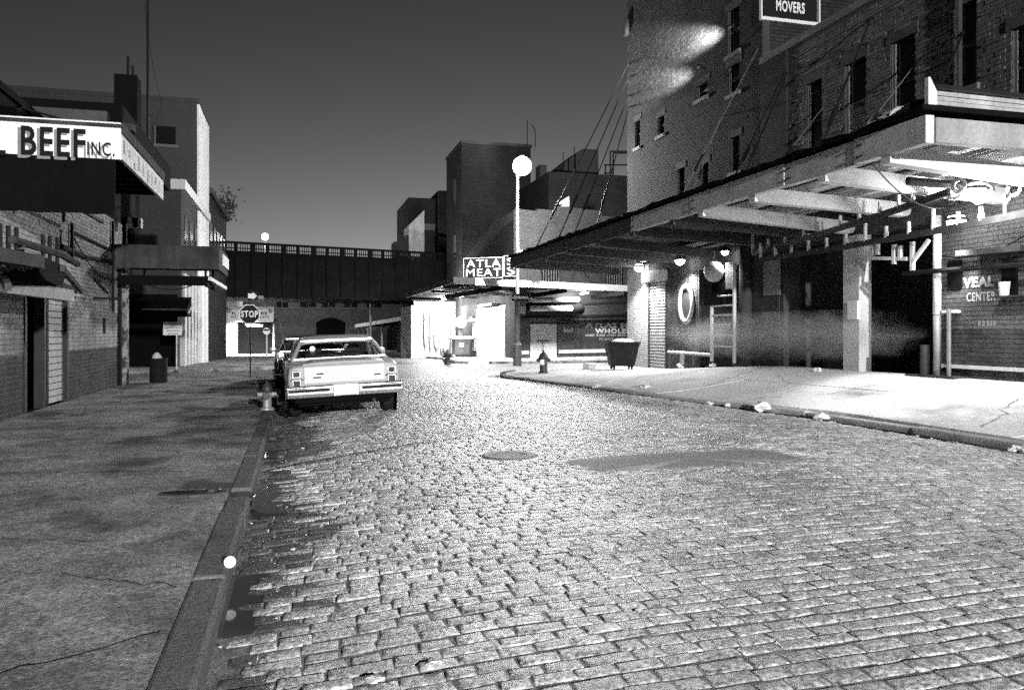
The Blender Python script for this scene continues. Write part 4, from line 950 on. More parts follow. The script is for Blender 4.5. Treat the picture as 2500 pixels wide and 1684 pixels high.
# ---- buildings behind
tw = thing('brick_tower', 'tall windowless dark brick tower behind the street lamp', 'building')
d0 = 56.0; a, b = at_d(1128, 350, d0), at_d(1309, 350, d0); zt = a.z
B('wall', 'brick_tower', tw, a.x, b.x, a.y, a.y + 6, -1, zt); B('coping', 'dark_wall', tw, a.x - .08, b.x + .08, a.y - .08, a.y + 6, zt, zt + .2)
B('corner_strip', 'stucco_grey', tw, a.x - .012, a.x - .001, a.y, a.y + 5.9, -1, zt - .1)
for v in (465, 600): q = on_x(1112, v, a.x); B('window', 'window_dark', tw, a.x - .04, a.x - .013, q.y - .5, q.y + .5, q.z - 1, q.z + .8)
q = at_d(1287, 350, 57); MB().tube((q.x, q.y, zt), (q.x, q.y, zt + 1.9), .03).path([(q.x + .6, q.y, zt), (q.x + .6, q.y, zt + 1.2), (q.x + .3, q.y, zt + 1.6)], .03).build('aerial', 'black_steel', tw)
lb = thing('stepped_building', 'dark stepped rooftop building between the bridge and the brick tower', 'building')
d0 = 68; a, b, c = at_d(997, 482, d0), at_d(1065, 482, d0), at_d(1122, 470, d0)
B('wall', 'brick_tower', lb, a.x, b.x, a.y, a.y + 8, -1, a.z); B('wall', 'dark_wall', lb, b.x, c.x, b.y - 1, b.y + 8, -1, c.z); B('band', 'stone', lb, a.x + .2, b.x, a.y - .05, a.y - .001, at_d(1050, 560, d0).z, at_d(1050, 545, d0).z)
gb = thing('gable_end', 'pale lit gable wall rising beside the end of the bridge parapet', 'building')
d0 = 66; p_ = [at_d(u, v, d0) for u, v in ((998, 640), (1036, 640), (1036, 513), (998, 550))]; MB().poly3(p_, (0, 3, 0)).build('wall', 'cream', gb)
p_ = [at_d(u, v, d0 + .5) for u, v in ((962, 640), (997, 640), (997, 570), (975, 588), (962, 590))]; MB().poly3(p_, (0, 2, 0)).build('lean_to', 'dark_wall', gb)
rbk = thing('rear_block', 'wide dark block with rooftop penthouse and railings behind the meat market', 'building')
d0 = 54; a, b = at_d(1300, 444, d0), at_d(1640, 444, d0)
B('wall', 'brick_tower', rbk, a.x, b.x, a.y - 3.6, a.y + 5, -1, a.z)
a2, b2, c2 = at_d(1377, 444, d0), at_d(1470, 360, d0), at_d(1428, 360, d0); zl = at_d(1377, 398, d0).z
MB().poly3([(a2.x, a2.y, a.z), (b2.x, a2.y, a.z), (b2.x, a2.y, b2.z), (c2.x, a2.y, b2.z), (a2.x, a2.y, zl)], (0, 3, 0)).build('penthouse', 'stucco_grey', rbk)
a3, b3 = at_d(1318, 444, d0), at_d(1336, 402, d0); B('stair_head', 'stucco_grey', rbk, a3.x, b3.x, a3.y, a3.y + 1, a.z, b3.z)
m = MB()
for u, v in ((1375, 375), (1387, 388), (1402, 362)): q = at_d(u, 444, d0 - .3); m.tube((q.x, q.y, a.z), (q.x, q.y, at_d(u, v, d0).z), .03)
m.build('aerial', 'black_steel', rbk)
m = MB(); q = at_d(1492, 444, d0)
for (u, v) in ((1478, 402), (1490, 370), (1497, 374)): w = at_d(u, v, d0); m.tube((w.x, w.y, a.z), (w.x, w.y, w.z), .05)
for (u0, u1, v) in ((1490, 1560, 370), (1497, 1560, 374), (1475, 1560, 403), (1475, 1495, 423)): m.tube(at_d(u0, v, d0), at_d(u1, v, d0), .05)
m.build('railing', 'black_steel', rbk)

# ================================================================== RIGHT: market buildings under the long canopy
XR = 12.0
def yR(u): return yx(u, XR)
Yc, Yt, Yn = yR(1532), yR(1860), 7.0          # far corner, joint of the two buildings, near end
ZN = on_x(1860, 147, XR).z                     # roof of the nearer, lower building
ZD = 3.9
def hol(lst, y0):
    out = []
    for u0, u1, v0, v1 in lst:                 # pixel rectangles on the wall
        ya, yb = yR(u1), yR(u0); um = (u0 + u1) / 2
        out.append((ya - y0, yb - y0, on_x(um, v1, XR).z, on_x(um, v0, XR).z))
    return out
def windows(parent, holes, y0, lit=()):
    for k, (s0, s1, z0, z1) in enumerate(holes):
        ya, yb = y0 + s0, y0 + s1
        w = B('window', 'window_dark', parent, XR + .12, XR + .15, ya, yb, z0, z1)
        B('frame', 'stone', w, XR + .06, XR + .118, ya, ya + .06, z0, z1); B('frame', 'stone', w, XR + .06, XR + .118, yb - .06, yb, z0, z1)
        B('frame', 'stone', w, XR + .07, XR + .117, ya + .06, yb - .06, (z0 + z1) / 2 - .04, (z0 + z1) / 2 + .04)
        B('sill', 'stone', parent, XR - .08, XR + .12, ya - .08, yb + .08, z0 - .12, z0 - .002)
        B('lintel', 'timber_dark', parent, XR - .03, XR + .11, ya - .1, yb + .1, z1 + .002, z1 + .2)
        if k in lit: B('shade', 'sign_white', w, XR + .10, XR + .117, ya + .07, yb - .07, z0 + .1, z0 + .55 * (z1 - z0))
# --- nearer building
nb = thing('dock_building', 'dark coursed brick market building with tall windows above the floodlit docks', 'building')
wl = [(1970, 2007, 200, 392), (2062, 2114, 150, 362), (2175, 2234, 95, 300), (2330, 2385, 10, 215), (2470, 2540, 60, 250)]
hs = [(a, b, max(c, 4.6), d) for a, b, c, d in hol(wl, 9.0)]
bricks(nb, (XR, 9.0, ZD), (0, 1, 0), (-1, 0, 0), Yt - 9.0, ZD, ZN - .15, 'brick_right', hs, parts=150, uneven=.006)
windows(nb, hs, 9.0, lit=(1,))
B('coping', 'stone', nb, XR - .1, XR + .4, 9.0, Yt - .02, ZN - .15, ZN + .03)
B('backing', 'dark_wall', nb, XR + .5, XR + 9, 2, Yt, 4.2, ZN - .2)
# belt courses of weathered stone ledges
for k in range(9):
    zz = ZD + .55 + k * .55
    if zz < ZN - .3: 
        cuts = sorted([(s0, s1) for s0, s1, z0, z1 in hs if z0 - .15 < zz < z1 + .25]); y = 0.0
        for s0, s1 in cuts + [(Yt - 10.4, Yt - 10.4)]:
            if s0 - .12 > y: B('ledge', 'brick_right', nb, XR - .035, XR + .0, 9.0 + y, 9.0 + s0 - .12, zz, zz + .05)
            y = max(y, s1 + .12)
B('pilaster', 'brick_tall', nb, XR - .07, XR + .0, yR(1925), Yt - .01, ZD, ZN - .16)
MB().tube((XR - .1, yR(2352), ZD), (XR - .1, yR(2352), ZN), .06).build('downpipe', 'dark_steel', nb)
# ground floor of the nearer building
gz = .3
yo0, yo1 = yR(2285), yR(1912)                 # big dock opening
bricks(nb, (XR, 7.5, gz), (0, 1, 0), (-1, 0, 0), yo0 - 7.5, 1.55, ZD, 'brick_veal', parts=100, bed='mortar')
bricks(nb, (XR, 7.5, gz), (0, 1, 0), (-1, 0, 0), yo0 - 7.5, gz, 1.54, 'brick_grime_shade', parts=50, bed='mortar')  # lower courses darker: canopy shade painted into the brick tone
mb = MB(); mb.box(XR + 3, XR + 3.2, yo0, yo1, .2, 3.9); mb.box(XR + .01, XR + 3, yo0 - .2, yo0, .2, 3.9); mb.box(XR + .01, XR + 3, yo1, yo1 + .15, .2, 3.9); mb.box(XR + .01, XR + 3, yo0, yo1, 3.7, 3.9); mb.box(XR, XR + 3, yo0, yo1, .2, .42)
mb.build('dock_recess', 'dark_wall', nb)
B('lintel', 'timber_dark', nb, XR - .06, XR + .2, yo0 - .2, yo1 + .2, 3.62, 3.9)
B('kick_rail', 'white_worn', nb, XR - .08, XR - .012, 8.0, yo0 - .05, on_x(2400, 902, XR).z, on_x(2400, 896, XR).z + .02)
# VEAL CENTER lettering and wall fixtures
def wtext(s, u0, v0, u1, v1, mat, par, bold=.02):
    a = on_x(u0, (v1), XR - .016); b = on_x(u1, v0, XR - .016); w_ = a.y - b.y
    text(s, par, mat, a, (0, -1, 0), (0, 0, 1), w_, on_x((u0 + u1) / 2, v0, XR).z - on_x((u0 + u1) / 2, v1, XR).z, .004, bold)
wtext('VEAL', 2351, 678, 2428, 704, 'white_worn', nb, .05); wtext('CENTER', 2360, 714, 2431, 737, 'sign_faded', nb, .02)
for k, (u, w_) in enumerate(((2388, 6), (2398, 6), (2409, 6), (2417, 6), (2425, 6))):
    a, b = on_x(u, 797, XR - .013), on_x(u + w_, 782, XR - .013); B('worn_numeral', 'sign_grey', nb, XR - .017, XR - .013, b.y, a.y, a.z, b.z)
for (u0, v0, u1, v1) in ((2316, 634, 2346, 702), (2446, 640, 2482, 722)):
    a, b = on_x(u0, v1, XR - .05), on_x(u1, v0, XR - .05); B('shutter_panel', 'black', nb, XR - .07, XR - .014, b.y, a.y, a.z, b.z)
a, b = on_x(2360, 620, XR - .3), on_x(2520, 606, XR - .3); MB().bar(a, b, .5, .10).build('hood', 'dark_steel', nb)
p = on_x(2452, 722, XR - .16); tag(MB().lathe([(.0, 0), (.07, 0), (.095, .24), (.085, .24), (.06, .02)], (p.x, p.y, p.z), n=16).build('paper_cup', 'plastic_white'), 'white paper cup standing on a ledge beside the painted VEAL wall', 'cup')
B('ledge', 'dark_steel', nb, XR - .28, XR - .014, p.y - .7, p.y + .2, p.z - .03, p.z - .002)
B('ledge', 'white_paint', nb, XR - .2, XR - .012, yR(2348), yR(2312), on_x(2330, 764, XR).z, on_x(2330, 760, XR).z + .02)
# --- taller building at the corner
tl_ = thing('corner_warehouse', 'tall brick warehouse at the corner with small windows and two light splashes on its wall', 'building')
wl = [(1775, 1806, 20, 130), (1700, 1728, 206, 240), (1778, 1806, 158, 228), (1873, 1905, 322, 388), (1784, 1806, 335, 420), (1712, 1730, 400, 452), (1655, 1672, 412, 480), (1606, 1622, 285, 330), (1551, 1563, 295, 360)]
hs = hol(wl, Yt)
hs = [h for h in hs if h[0] > .05]
bricks(tl_, (XR, Yt, ZD), (0, 1, 0), (-1, 0, 0), Yc - Yt, ZD, 15.0, 'brick_tall', hs, parts=150, uneven=.003)
windows(tl_, hs, Yt)
B('side_wall', 'brick_tower', tl_, XR + .25, XR + 14, Yt + .01, Yt + .3, 8, 15.0)
B('corner_wall', 'brick_tower', tl_, XR + .001, XR + .24, Yt + .001, Yt + .31, 8, 15.0)
ca = Vector((math.cos(R(16)), math.sin(R(16)), 0))
MB().obox((XR + .01, Yc, 0), ca * 14, Vector((-ca.y, ca.x, 0)) * -.3, (0, 0, 15)).build('end_wall', 'brick_tower', tl_)
B('drain_bracket', 'dark_steel', tl_, XR - .15, XR + .1, Yc - .15, Yc + .1, 12.6, 13.2)
ms = thing('movers_sign', 'dark MOVERS signboard with white frame on the side of the tall warehouse', 'sign')
a, b = on_y(1866, 40, Yt - .1), on_y(1996, -30, Yt - .1)
B('board', 'sign_dark', ms, a.x, b.x, Yt - .06, Yt, a.z, b.z)
for (x0, x1, z0, z1) in ((a.x - .05, b.x + .05, a.z - .09, a.z - .001), (a.x - .05, b.x + .05, b.z + .001, b.z + .09), (a.x - .09, a.x - .051, a.z - .09, b.z + .09), (b.x + .051, b.x + .09, a.z - .09, b.z + .09)): B('frame', 'sign_white', ms, x0, x1, Yt - .1, Yt - .001, z0, z1)
q0, q1 = on_y(1895, 27, Yt - .065), on_y(1965, 8, Yt - .065); text('MOVERS', ms, 'sign_white', (q0.x, Yt - .0605, q0.z), (1, 0, 0), (0, 0, 1), q1.x - q0.x, q1.z - q0.z, .004, .03)
# added spotlights with made-up fixtures, throwing the splashes on the brick
for k, (u, v, tu, tv) in enumerate(((1782, 66, 1665, 110), (1706, 164, 1596, 210))):
    p = on_x(u, v, XR - .42); q = on_x(tu, tv, XR); d = (q - p)
    t = thing('added_spotlight', ('upper' if k == 0 else 'lower') + ' small lit spotlight throwing a splash of light along the warehouse brick', 'spotlight', loc=p)
    dn = d.normalized(); MB().tube((0, 0, 0), -dn * .22, .07, .05, 10).build('can', 'black_steel', t); MB().tube(-dn * .1, (.27, 0, -.05), .018).build('bracket', 'black_steel', t)
    lamp('beam', t, dn * .03, 36000 if k == 0 else 20000, .15, 22, d, 1.0)
# --- ground floor of the taller building, from the far corner to the dock
yp0, yp1 = yR(1583), Yc
bricks(tl_, (XR, yp0, .1), (0, 1, 0), (-1, 0, 0), yp1 - yp0, .1, ZD, 'brick_white', parts=60, bed='mortar_pale')
ys0, ys1 = yR(1627), yR(1583)
sh = thing('roller_shutter', 'closed steel roller shutter with lit ribs beside the white brick corner pier', 'shutter')
zs0 = zsr(XR, (ys0 + ys1) / 2) - .05
for k in range(28):
    z0 = zs0 + k * .108
    m = MB(); m.poly3([(XR + .06, ys0 + .06, z0), (XR + .02, ys0 + .06, z0 + .02), (XR + .02, ys0 + .06, z0 + .075), (XR + .06, ys0 + .06, z0 + .1)], (0, ys1 - ys0 - .12, 0)); m.build('slat', 'cream', sh)
B('roll_box', 'cream', sh, XR - .28, XR + .2, ys0 - .1, ys1 + .02, zs0 + 3.03, zs0 + 3.42, bevel=.06)
for yy in (ys0, ys1 - .07): B('guide', 'dark_steel', sh, XR - .02, XR + .1, yy, yy + .06, zs0, zs0 + 3.02)
B('backing', 'black', sh, XR + .101, XR + .2, ys0, ys1, zs0, zs0 + 3.3)
yq0 = yR(1702)
bricks(tl_, (XR, yq0, .1), (0, 1, 0), (-1, 0, 0), ys0 - yq0, .1, ZD, 'brick_grime_shade', parts=60)
B('shutter_head', 'dark_wall', tl_, XR + .01, XR + .2, ys0, ys1, zs0 + 3.3, ZD)
yb0, yb1 = yR(1822), yR(1702)
mb = MB(); mb.box(XR + 1.2, XR + 1.3, yb0, yb1, .1, ZD); mb.box(XR + .01, XR + 1.2, yb0 - .1, yb0, .1, ZD); mb.box(XR + .01, XR + 1.2, yb1 - .1, yb1 - .002, .1, ZD); mb.box(XR + .02, XR + 1.2, yb0, yb1 - .1, .0, .3)
mb.build('bay_recess', 'dark_wall', tl_)
B('bay_head', 'dark_wall', tl_, XR - .02, XR + .2, yb0, yb1, 3.4, ZD)
MB().tube((XR - .15, yR(1832), zsr(XR, 20) - .1), (XR - .15, yR(1832), ZD), .17, n=16).build('column', 'stucco_grey', tl_, smooth=True)
B('pier', 'dark_wall', tl_, XR - .02, XR + .3, yo1 + .16, yb0 - .11, .2, ZD)
a, b = on_x(1866, 722, XR - .03), on_x(1906, 620, XR - .03)
ps_ = B('notice_board', 'poster', None, XR - .06, XR - .025, b.y, a.y, a.z, b.z); tag(ps_, 'tall grey notice board on the dark wall beside the concrete column', 'notice board')
# things standing along the wall
def zp(x, y_): return zsr(x, y_)
yy = yR(1681); zc = on_x(1681, 742, XR).z; hw = (yR(1663) - yR(1699)) / 2; hh = (on_x(1681, 692, XR).z - on_x(1681, 792, XR).z) / 2
ov = thing('oval_ring', 'pale oval ring with dark centre hung on the brick pier beside the roller shutter', 'wall ring')
m = MB(); n, k2 = 32, 8
for i in range(n):
    t = 2 * math.pi * i / n
    for j in range(k2):
        s = 2 * math.pi * j / k2; rr = .075
        m.v.append((XR - .09 + rr * .8 * math.sin(s), yy + (hw - .075 + rr * math.cos(s)) * math.cos(t), zc + (hh - .09 + rr * 1.2 * math.cos(s)) * math.sin(t)))
for i in range(n):
    for j in range(k2): m.f.append((i * k2 + j, i * k2 + (j + 1) % k2, ((i + 1) % n) * k2 + (j + 1) % k2, ((i + 1) % n) * k2 + j))
m.build('ring', 'cream', ov, smooth=True)
MB().poly3([(XR - .05, yy + (hw - .06) * math.cos(2 * math.pi * i / 24), zc + (hh - .07) * math.sin(2 * math.pi * i / 24)) for i in range(24)], (.03, 0, 0)).build('backing', 'dark_wall', ov)
MB().tube((XR - .06, yy, zc + hh - .02), (XR - .03, yy, zc + hh + .25), .02).build('hanger', 'dark_steel', ov)
lr = thing('ladder_rack', 'white tubular ladder rack standing in front of the dark recess', 'rack')
xl_ = 11.55; ya, yb = yx(1793, xl_), yx(1738, xl_); zb = zp(xl_, ya); ztp = on_x(1793, 640, xl_).z
for yy_, zt_ in ((ya, ztp), (yb, on_x(1738, 745, xl_).z)): MB().tube((xl_, yy_, zb), (xl_, yy_, zt_), .05).build('upright', 'white_worn', lr); MB().lathe([(.07, 0), (.07, .1)], (xl_, yy_, zb), n=10).build('foot', 'dark_steel', lr)
for v in (720, 744, 768, 792, 818, 846): z = on_x(1793, v, xl_).z; MB().tube((xl_, ya, z), (xl_, yb, z), .028).build('rung', 'white_worn', lr)
B('sheet', 'white_worn', lr, xl_ - .02, xl_ + .01, ya + .05, ya + .45, on_x(1780, 705, xl_).z, on_x(1780, 640, xl_).z)
B('crate', 'black', lr, xl_ - .2, xl_ + .2, yb - .35, yb + .1, on_x(1750, 745, xl_).z, on_x(1750, 690, xl_).z)
p = on_x(1743, 663, 11.35); t = thing('hanging_globe', 'round white globe hanging at the head of the ladder rack', 'globe', loc=p)
MB().lathe([(.02, -.30), (.14, -.27), (.24, -.16), (.29, 0), (.26, .14), (.17, .24), (.05, .29)], n=18).build('globe', 'plastic_white', t, smooth=True); MB().tube((0, 0, .28), (0, 0, .62), .02).build('stem', 'dark_steel', t)
hr = thing('hand_rail', 'low white pipe rail with a bent standpipe along the brick pier', 'rail'); xh = 11.7
a, b = yx(1632, xh), yx(1740, xh); z = on_x(1690, 862, xh).z; MB().tube((xh, a, z), (xh, b, z - .02), .05).build('rail', 'white_worn', hr)
for u in (1636, 1694, 1736): yy_ = yx(u, xh); MB().tube((xh, yy_, zp(xh, yy_) - .02), (xh, yy_, z), .035).build('post', 'pole_grey', hr)
yy_ = yx(1665, xh - .2); MB().path([(xh - .2, yy_, z), (xh - .2, yy_, z - .35), (xh - .35, yy_, z - .42)], .07, 10).build('standpipe', 'white_worn', hr)
p0, p1 = yR(2119), yR(2078); pl = thing('white_pillar', 'tall white-painted square pillar standing in the dark dock opening', 'pillar')
B('shaft', 'brick_white', pl, XR - .22, XR + .1, p0, p1, .35, 3.62, bevel=.02); B('foot', 'white_worn', pl, XR - .29, XR + .15, p0 - .06, p1 + .06, .28, .44); B('white_board', 'white_paint', pl, XR - .29, XR - .222, p0 - .02, p0 + .3, on_x(2110, 780, XR).z, on_x(2110, 735, XR).z)
yy_ = yx(2288, XR - .25); dp = thing('drain_post', 'upright pipe, white above and grey below, at the edge of the dock opening', 'pipe'); zm = on_x(2288, 768, XR - .25).z
MB().tube((XR - .25, yy_, zm), (XR - .25, yy_, 3.7), .075, n=12).build('upper_pipe', 'white_paint', dp, smooth=True); MB().tube((XR - .25, yy_, .5), (XR - .25, yy_, zm), .07, n=12).build('lower_pipe', 'pole_grey', dp, smooth=True)
MB().tube((XR - .25, yy_ - .28, .5), (XR - .25, yy_ - .28, zm + .1), .04).build('side_pipe', 'pole_grey', dp); MB().tube((XR - .25, yy_ + .3, .5), (XR - .25, yy_ + .3, 1.25), .09, n=12).build('guard', 'dark_steel', dp)

# ================================================================== the long canopy on the right
XC = 8.2; YN = yx(2262, XC); YF = yx(1245, XC); zc0, zc1 = 4.04, 4.42
cn = thing('dock_canopy', 'long timber canopy with heavy plank edge hung over the floodlit right pavement', 'canopy')
# edge timbers, end to end, each slightly out of line
cuts = [YN, yx(2085, XC), yx(1915, XC), yx(1685, XC), yx(1540, XC), yx(1380, XC), YF]
for k, (a, b) in enumerate(zip(cuts[:-1], cuts[1:])):
    j = random.uniform(-.012, .012); mt = 'timber' if k < 4 else 'timber_dark'  # fading light along the edge painted in: far timbers darker
    MB().obox((XC + j, a + .004, zc0 + random.uniform(-.015, .015)), (.14, 0, 0), (0, b - a - .008, 0), (0, 0, zc1 - zc0)).build('edge_beam', mt, cn, bevel=.008)
    for s in (.25, .45): 
        for zz in (.1, .27): MB().tube((XC - .03, b - s * .4, zc0 + zz), (XC + .0, b - s * .4, zc0 + zz), .02, n=6).build('bolt', 'iron', cn)
# roof covering overhangs the edge, ragged
m = MB(); y = YN - .05
pts = []
while y < YF + .2: pts.append((y, XC - .09 + random.uniform(-.03, .03), zc1 + .015 + random.uniform(0, .05))); y += .35
for (a, xa, za), (b, xb, zb_) in zip(pts[:-1], pts[1:]):
    m.add([(xa, a, za), (XR - .02, a, za - .02), (XR - .02, b, zb_ - .02), (xb, b, zb_), (xa, a, za + .07), (XR - .02, a, za + .08), (XR - .02, b, zb_ + .08), (xb, b, zb_ + .07)], [(0, 1, 2, 3), (4, 7, 6, 5), (0, 3, 7, 4), (0, 4, 5, 1), (3, 2, 6, 7)])
m.build('roof_felt', 'black_roof', cn)
Ye = YF + (XR - XC) * math.tan(R(20))
m = MB(); m.prism([(XC + .15, YF - .3), (XR + .6, Ye - .1), (XR - .02, Yc - .2), (XC + .15, YF - 2.5)], zc1 - .15, zc1 - .0); m.build('corner_deck', 'black_roof', cn)
MB().obox((XC, YF, zc0), ((XR - XC + .8), (XR - XC + .8) * math.tan(R(20)), 0), (0, -.14, 0), (0, 0, zc1 - zc0)).build('edge_beam', 'timber_dark', cn)
# planked soffit
nb_ = 13; wd_ = (XR - XC - .2) / nb_
for k in range(nb_):
    x0 = XC + .16 + k * wd_
    for (a, b) in ((YN + .05, 17.0), (17.01, min(YF - .2, 30))): B('plank', 'timber_lit_tone' if (a < 15 and k % 3 != 1) else 'boards', cn, x0 + .006, x0 + wd_ - .006, a, b, zc1 - .07 + random.uniform(0, .02), zc1 - .02)  # near planks coloured pale as if lamplit, the rest dark
# joists with rounded noses
def joist(yj, x0, x1, z0, z1, w, h, mat):
    d = Vector((x1 - x0, 0, z1 - z0)); L_ = d.length; d.normalize(); up = Vector((-d.z, 0, d.x)); P0 = Vector((x0, yj, z0))
    prof = [(0, -h / 2), (L_ - h * .5, -h / 2)] + [(L_ - h * .5 + h * .5 * math.sin(R(k * 20)), -h / 2 * math.cos(R(k * 20))) for k in range(1, 9)] + [(L_ - h * .5, h / 2), (0, h / 2)]
    MB().poly3([P0 + d * s + up * t for s, t in prof], (0, w, 0)).build('joist', mat, cn, bevel=.006)
for k, yj in enumerate((9.6, 11.05, 13.1, 15.05, 16.4, 18.6, 21.0, 23.5, 26.0, 28.4)):
    joist(yj, XC + .02, 11.7 + .25 * (k % 2), zc0 + .02, 3.80 + .05 * (k % 3), .2, .27, 'timber_lit_tone' if k < 4 else 'timber_dark')  # lit near joists and shaded far ones painted as two tones
for (x, a, b, z) in ((9.4, 9.3, 16.5, 4.18), (10.6, 9.3, 16.5, 4.16)): B('purlin', 'timber_lit_tone', cn, x, x + .12, a, b, z, z + .14)
# near end: end beam and raised siding box above it
B('end_beam', 'siding', cn, XC + .141, XR + 1, YN - .02, YN + .12, zc0 + .02, zc1 - .02, bevel=.01)
hb = thing('siding_box', 'raised white plank siding box with dark sloped roof on top of the canopy end', 'roof housing')
for k in range(4):
    z0 = 4.50 + k * .064; m = MB(); m.obox((XC + .02, YN - .03 - .006 * (k % 2), z0), (4.5, 0, -.05), (0, .03, .012), (0, 0, .056)); m.build('plank', 'siding', hb)
for k in range(3):
    y0, z0 = YN - .05 + k * .09, 4.765 + k * .05; m = MB(); m.obox((XC + .12 + .1 * k, y0, z0), (4.4, 0, -.05), (0, .10, .058), (0, -.008, .016)); m.build('shingle_course', 'dark_steel', hb)
MB().poly3([(XC - .01, YN - .045, 4.49), (XC + .13, YN - .045, 4.49), (XC + .13, YN - .045, 4.74), (XC + .02, YN - .045, 4.92), (XC - .01, YN - .045, 4.92)], (0, .07, 0)).build('end_board', 'white_worn', hb)
B('core', 'black_roof', hb, XC + .14, XC + 4.5, YN + .03, YN + .45, 4.5, 4.72)
tb_ = thing('roof_tank', 'short pale drum lying on the canopy roof by the siding box', 'drum'); p = on_x(2195, 305, 9.2)
MB().lathe([(.0, -.45), (.26, -.45), (.28, -.43), (.28, -.1), (.3, -.09), (.28, -.07), (.28, .43), (.26, .45), (.0, .45)], (9.3, yx(2195, 9.3), 4.5 + .29), n=18, axis='y').build('drum', 'white_worn', tb_, smooth=True)
# suspension rods from the wall to the canopy edge
for (uw, vw, uc, r_) in ((1534, 157, 1306, .02), (1534, 190, 1360, .02), (1534, 235, 1400, .02), (1536, 262, 1455, .02), (1918, 173, 1788, .02), (1922, 178, 1815, .02), (2126, 46, 2000, .022), (2353, 76, 2268, .022), (2240, 150, 2098, .011), (2010, 262, 1900, .011), (1760, 285, 1690, .012), (1850, 120, 1660, .012)):
    w0 = on_x(uw, vw, XR - .01); w1 = Vector((XC + .12, yx(uc, XC + .12), zc1 + .06)); MB().tube(w0, w1, r_, n=6).build('suspension_rod', 'black_steel' if r_ > .015 else 'pole_grey', cn)
    a, b = w1.lerp(w0, .16), w1.lerp(w0, .26); MB().tube(a, b, r_ * 2.2, n=6).build('turnbuckle', 'black_steel', cn)
# meat rails, hangers and hooks
mr = thing('meat_rails', 'overhead meat rails with hangers and hooks slung beneath the canopy', 'rail')
def rail(pts, w=.05, h=.12, mat='dark_steel'):
    for a, b in zip(pts[:-1], pts[1:]): MB().bar(a, b, w, h).build('rail', mat, mr)
ra_ = [Vector((11.2, 17.6, 3.30)), Vector((11.2, 14.5, 3.30)), Vector((11.1, 11.5, 3.32)), Vector((10.9, 9.0, 3.36))]
rb_ = [Vector((11.35, 18.2, 3.52)), Vector((11.0, 15.0, 3.62)), Vector((10.5, 12.2, 3.70)), Vector((10.1, 10.5, 3.74))]
rail(ra_); rail(rb_)
rd = random.Random(21)
for (P, top, nn) in ((ra_, 3.72, 14), (rb_, 4.0, 11)):
    for k in range(nn):
        t = k / nn * 2.9; i = int(t); q = P[i].lerp(P[i + 1], t - i)
        MB().bar(q + Vector((0, 0, .03)), Vector((q.x, q.y, top if k % 3 == 0 else q.z + .26)), .035, .06).build('hanger', 'white_worn', mr)
        if k % 2: MB().lathe([(.05, -.02), (.075, 0), (.05, .02)], q + Vector((0, 0, .10)), n=10, axis='x').build('trolley_wheel', 'white_worn', mr)
for k, (u, v0, v1) in enumerate(((2130, 585, 625), (2143, 588, 622), (2183, 597, 645), (2198, 600, 632), (2228, 590, 660))):
    a, b = on_x(u, v0, 11.6), on_x(u, v1, 11.6); MB().bar(a, b, .08, .06).build('drop_bracket', 'white_paint', mr)
MB().bar(on_x(2120, 630, 11.6), on_x(2215, 632, 11.6), .05, .07).build('drop_bar', 'white_paint', mr); MB().bar(on_x(2228, 640, 11.6), on_x(2268, 586, 11.6), .06, .06).build('brace', 'white_paint', mr)
MB().tube(on_x(2205, 668, 11.6), on_x(2560, 640, 11.6), .045).build('pipe', 'black_steel', mr)
for k in range(7):
    q = Vector((10.0 + .18 * k, 10.2 + .25 * (k % 3), 3.78 - .05 * (k % 2))); m = MB(); pts = [q + Vector((.0, .12 * math.cos(s), .1 * math.sin(s))) for s in [2 * math.pi * i / 10 for i in range(11)]]; m.path(pts, .03, 6); m.build('ring', 'white_worn', mr)
MB().path([Vector((9.4, 10.6, 3.9)), Vector((10.2, 10.5, 3.86)), Vector((10.9, 10.2, 3.9)), Vector((11.6, 10.4, 3.84))], .07, 8).build('pipe', 'dark_steel', mr)
# lamps under the canopy
def under_lamp(label, p, power, size=.12, mat='lamp_glow', lr=.12, down=False):
    t = thing('canopy_lamp', label, 'lamp', loc=p); MB().lathe([(.03, .18), (.08, .15), (.2, .06), (.21, .04)], n=14).build('shade', 'dark_steel', t, smooth=True); MB().lathe([(.01, -size)] + [(size * math.sin(R(k * 18)), -size * math.cos(R(k * 18))) for k in range(1, 8)], (0, 0, .03), n=12).build('bulb', mat, t, smooth=True)
    MB().tube((0, 0, .17), (0, 0, max(.3, 4.3 - p[2])), .02).build('stem', 'dark_steel', t); lamp('light', t, (0, 0, -size - .12), power, lr, (140 if down is True else down) if down else None, (0, 0, -1) if down else None, .3); return t
for k, (u, v, lab) in enumerate(((1560, 655, 'bright bare lamp beside the white brick corner pier under the canopy'), (1660, 638, 'bright bare lamp above the brick pier with the oval ring'), (1770, 617, 'small bright lamp above the white ladder rack'))):
    p = on_x(u, v, 11.55); under_lamp(lab, p, (760, 640, 220)[k], (.16, .15, .10)[k], down=True)
p = on_x(2335, 545, 11.4); under_lamp('glaring lamp over the painted VEAL wall near the drain pipe', p, 480, .16, down=100)
p = Vector((10.5, 10.4, 3.74)); under_lamp('glaring lamp among the meat rails at the canopy end', p, 200, .17)
tray = thing('cable_tray', 'long steel lighting tray running above the lamps along the corner pier', 'tray'); a, b = on_x(1536, 645, 11.75), on_x(1790, 588, 11.75)
MB().bar(a + Vector((0, 0, .14)), b + Vector((0, 0, .14)), .16, .08).build('tray', 'sign_faded', tray); MB().bar(a + Vector((.0, 0, -.02)), b + Vector((0, 0, -.02)), .05, .05).build('conduit', 'cream', tray)

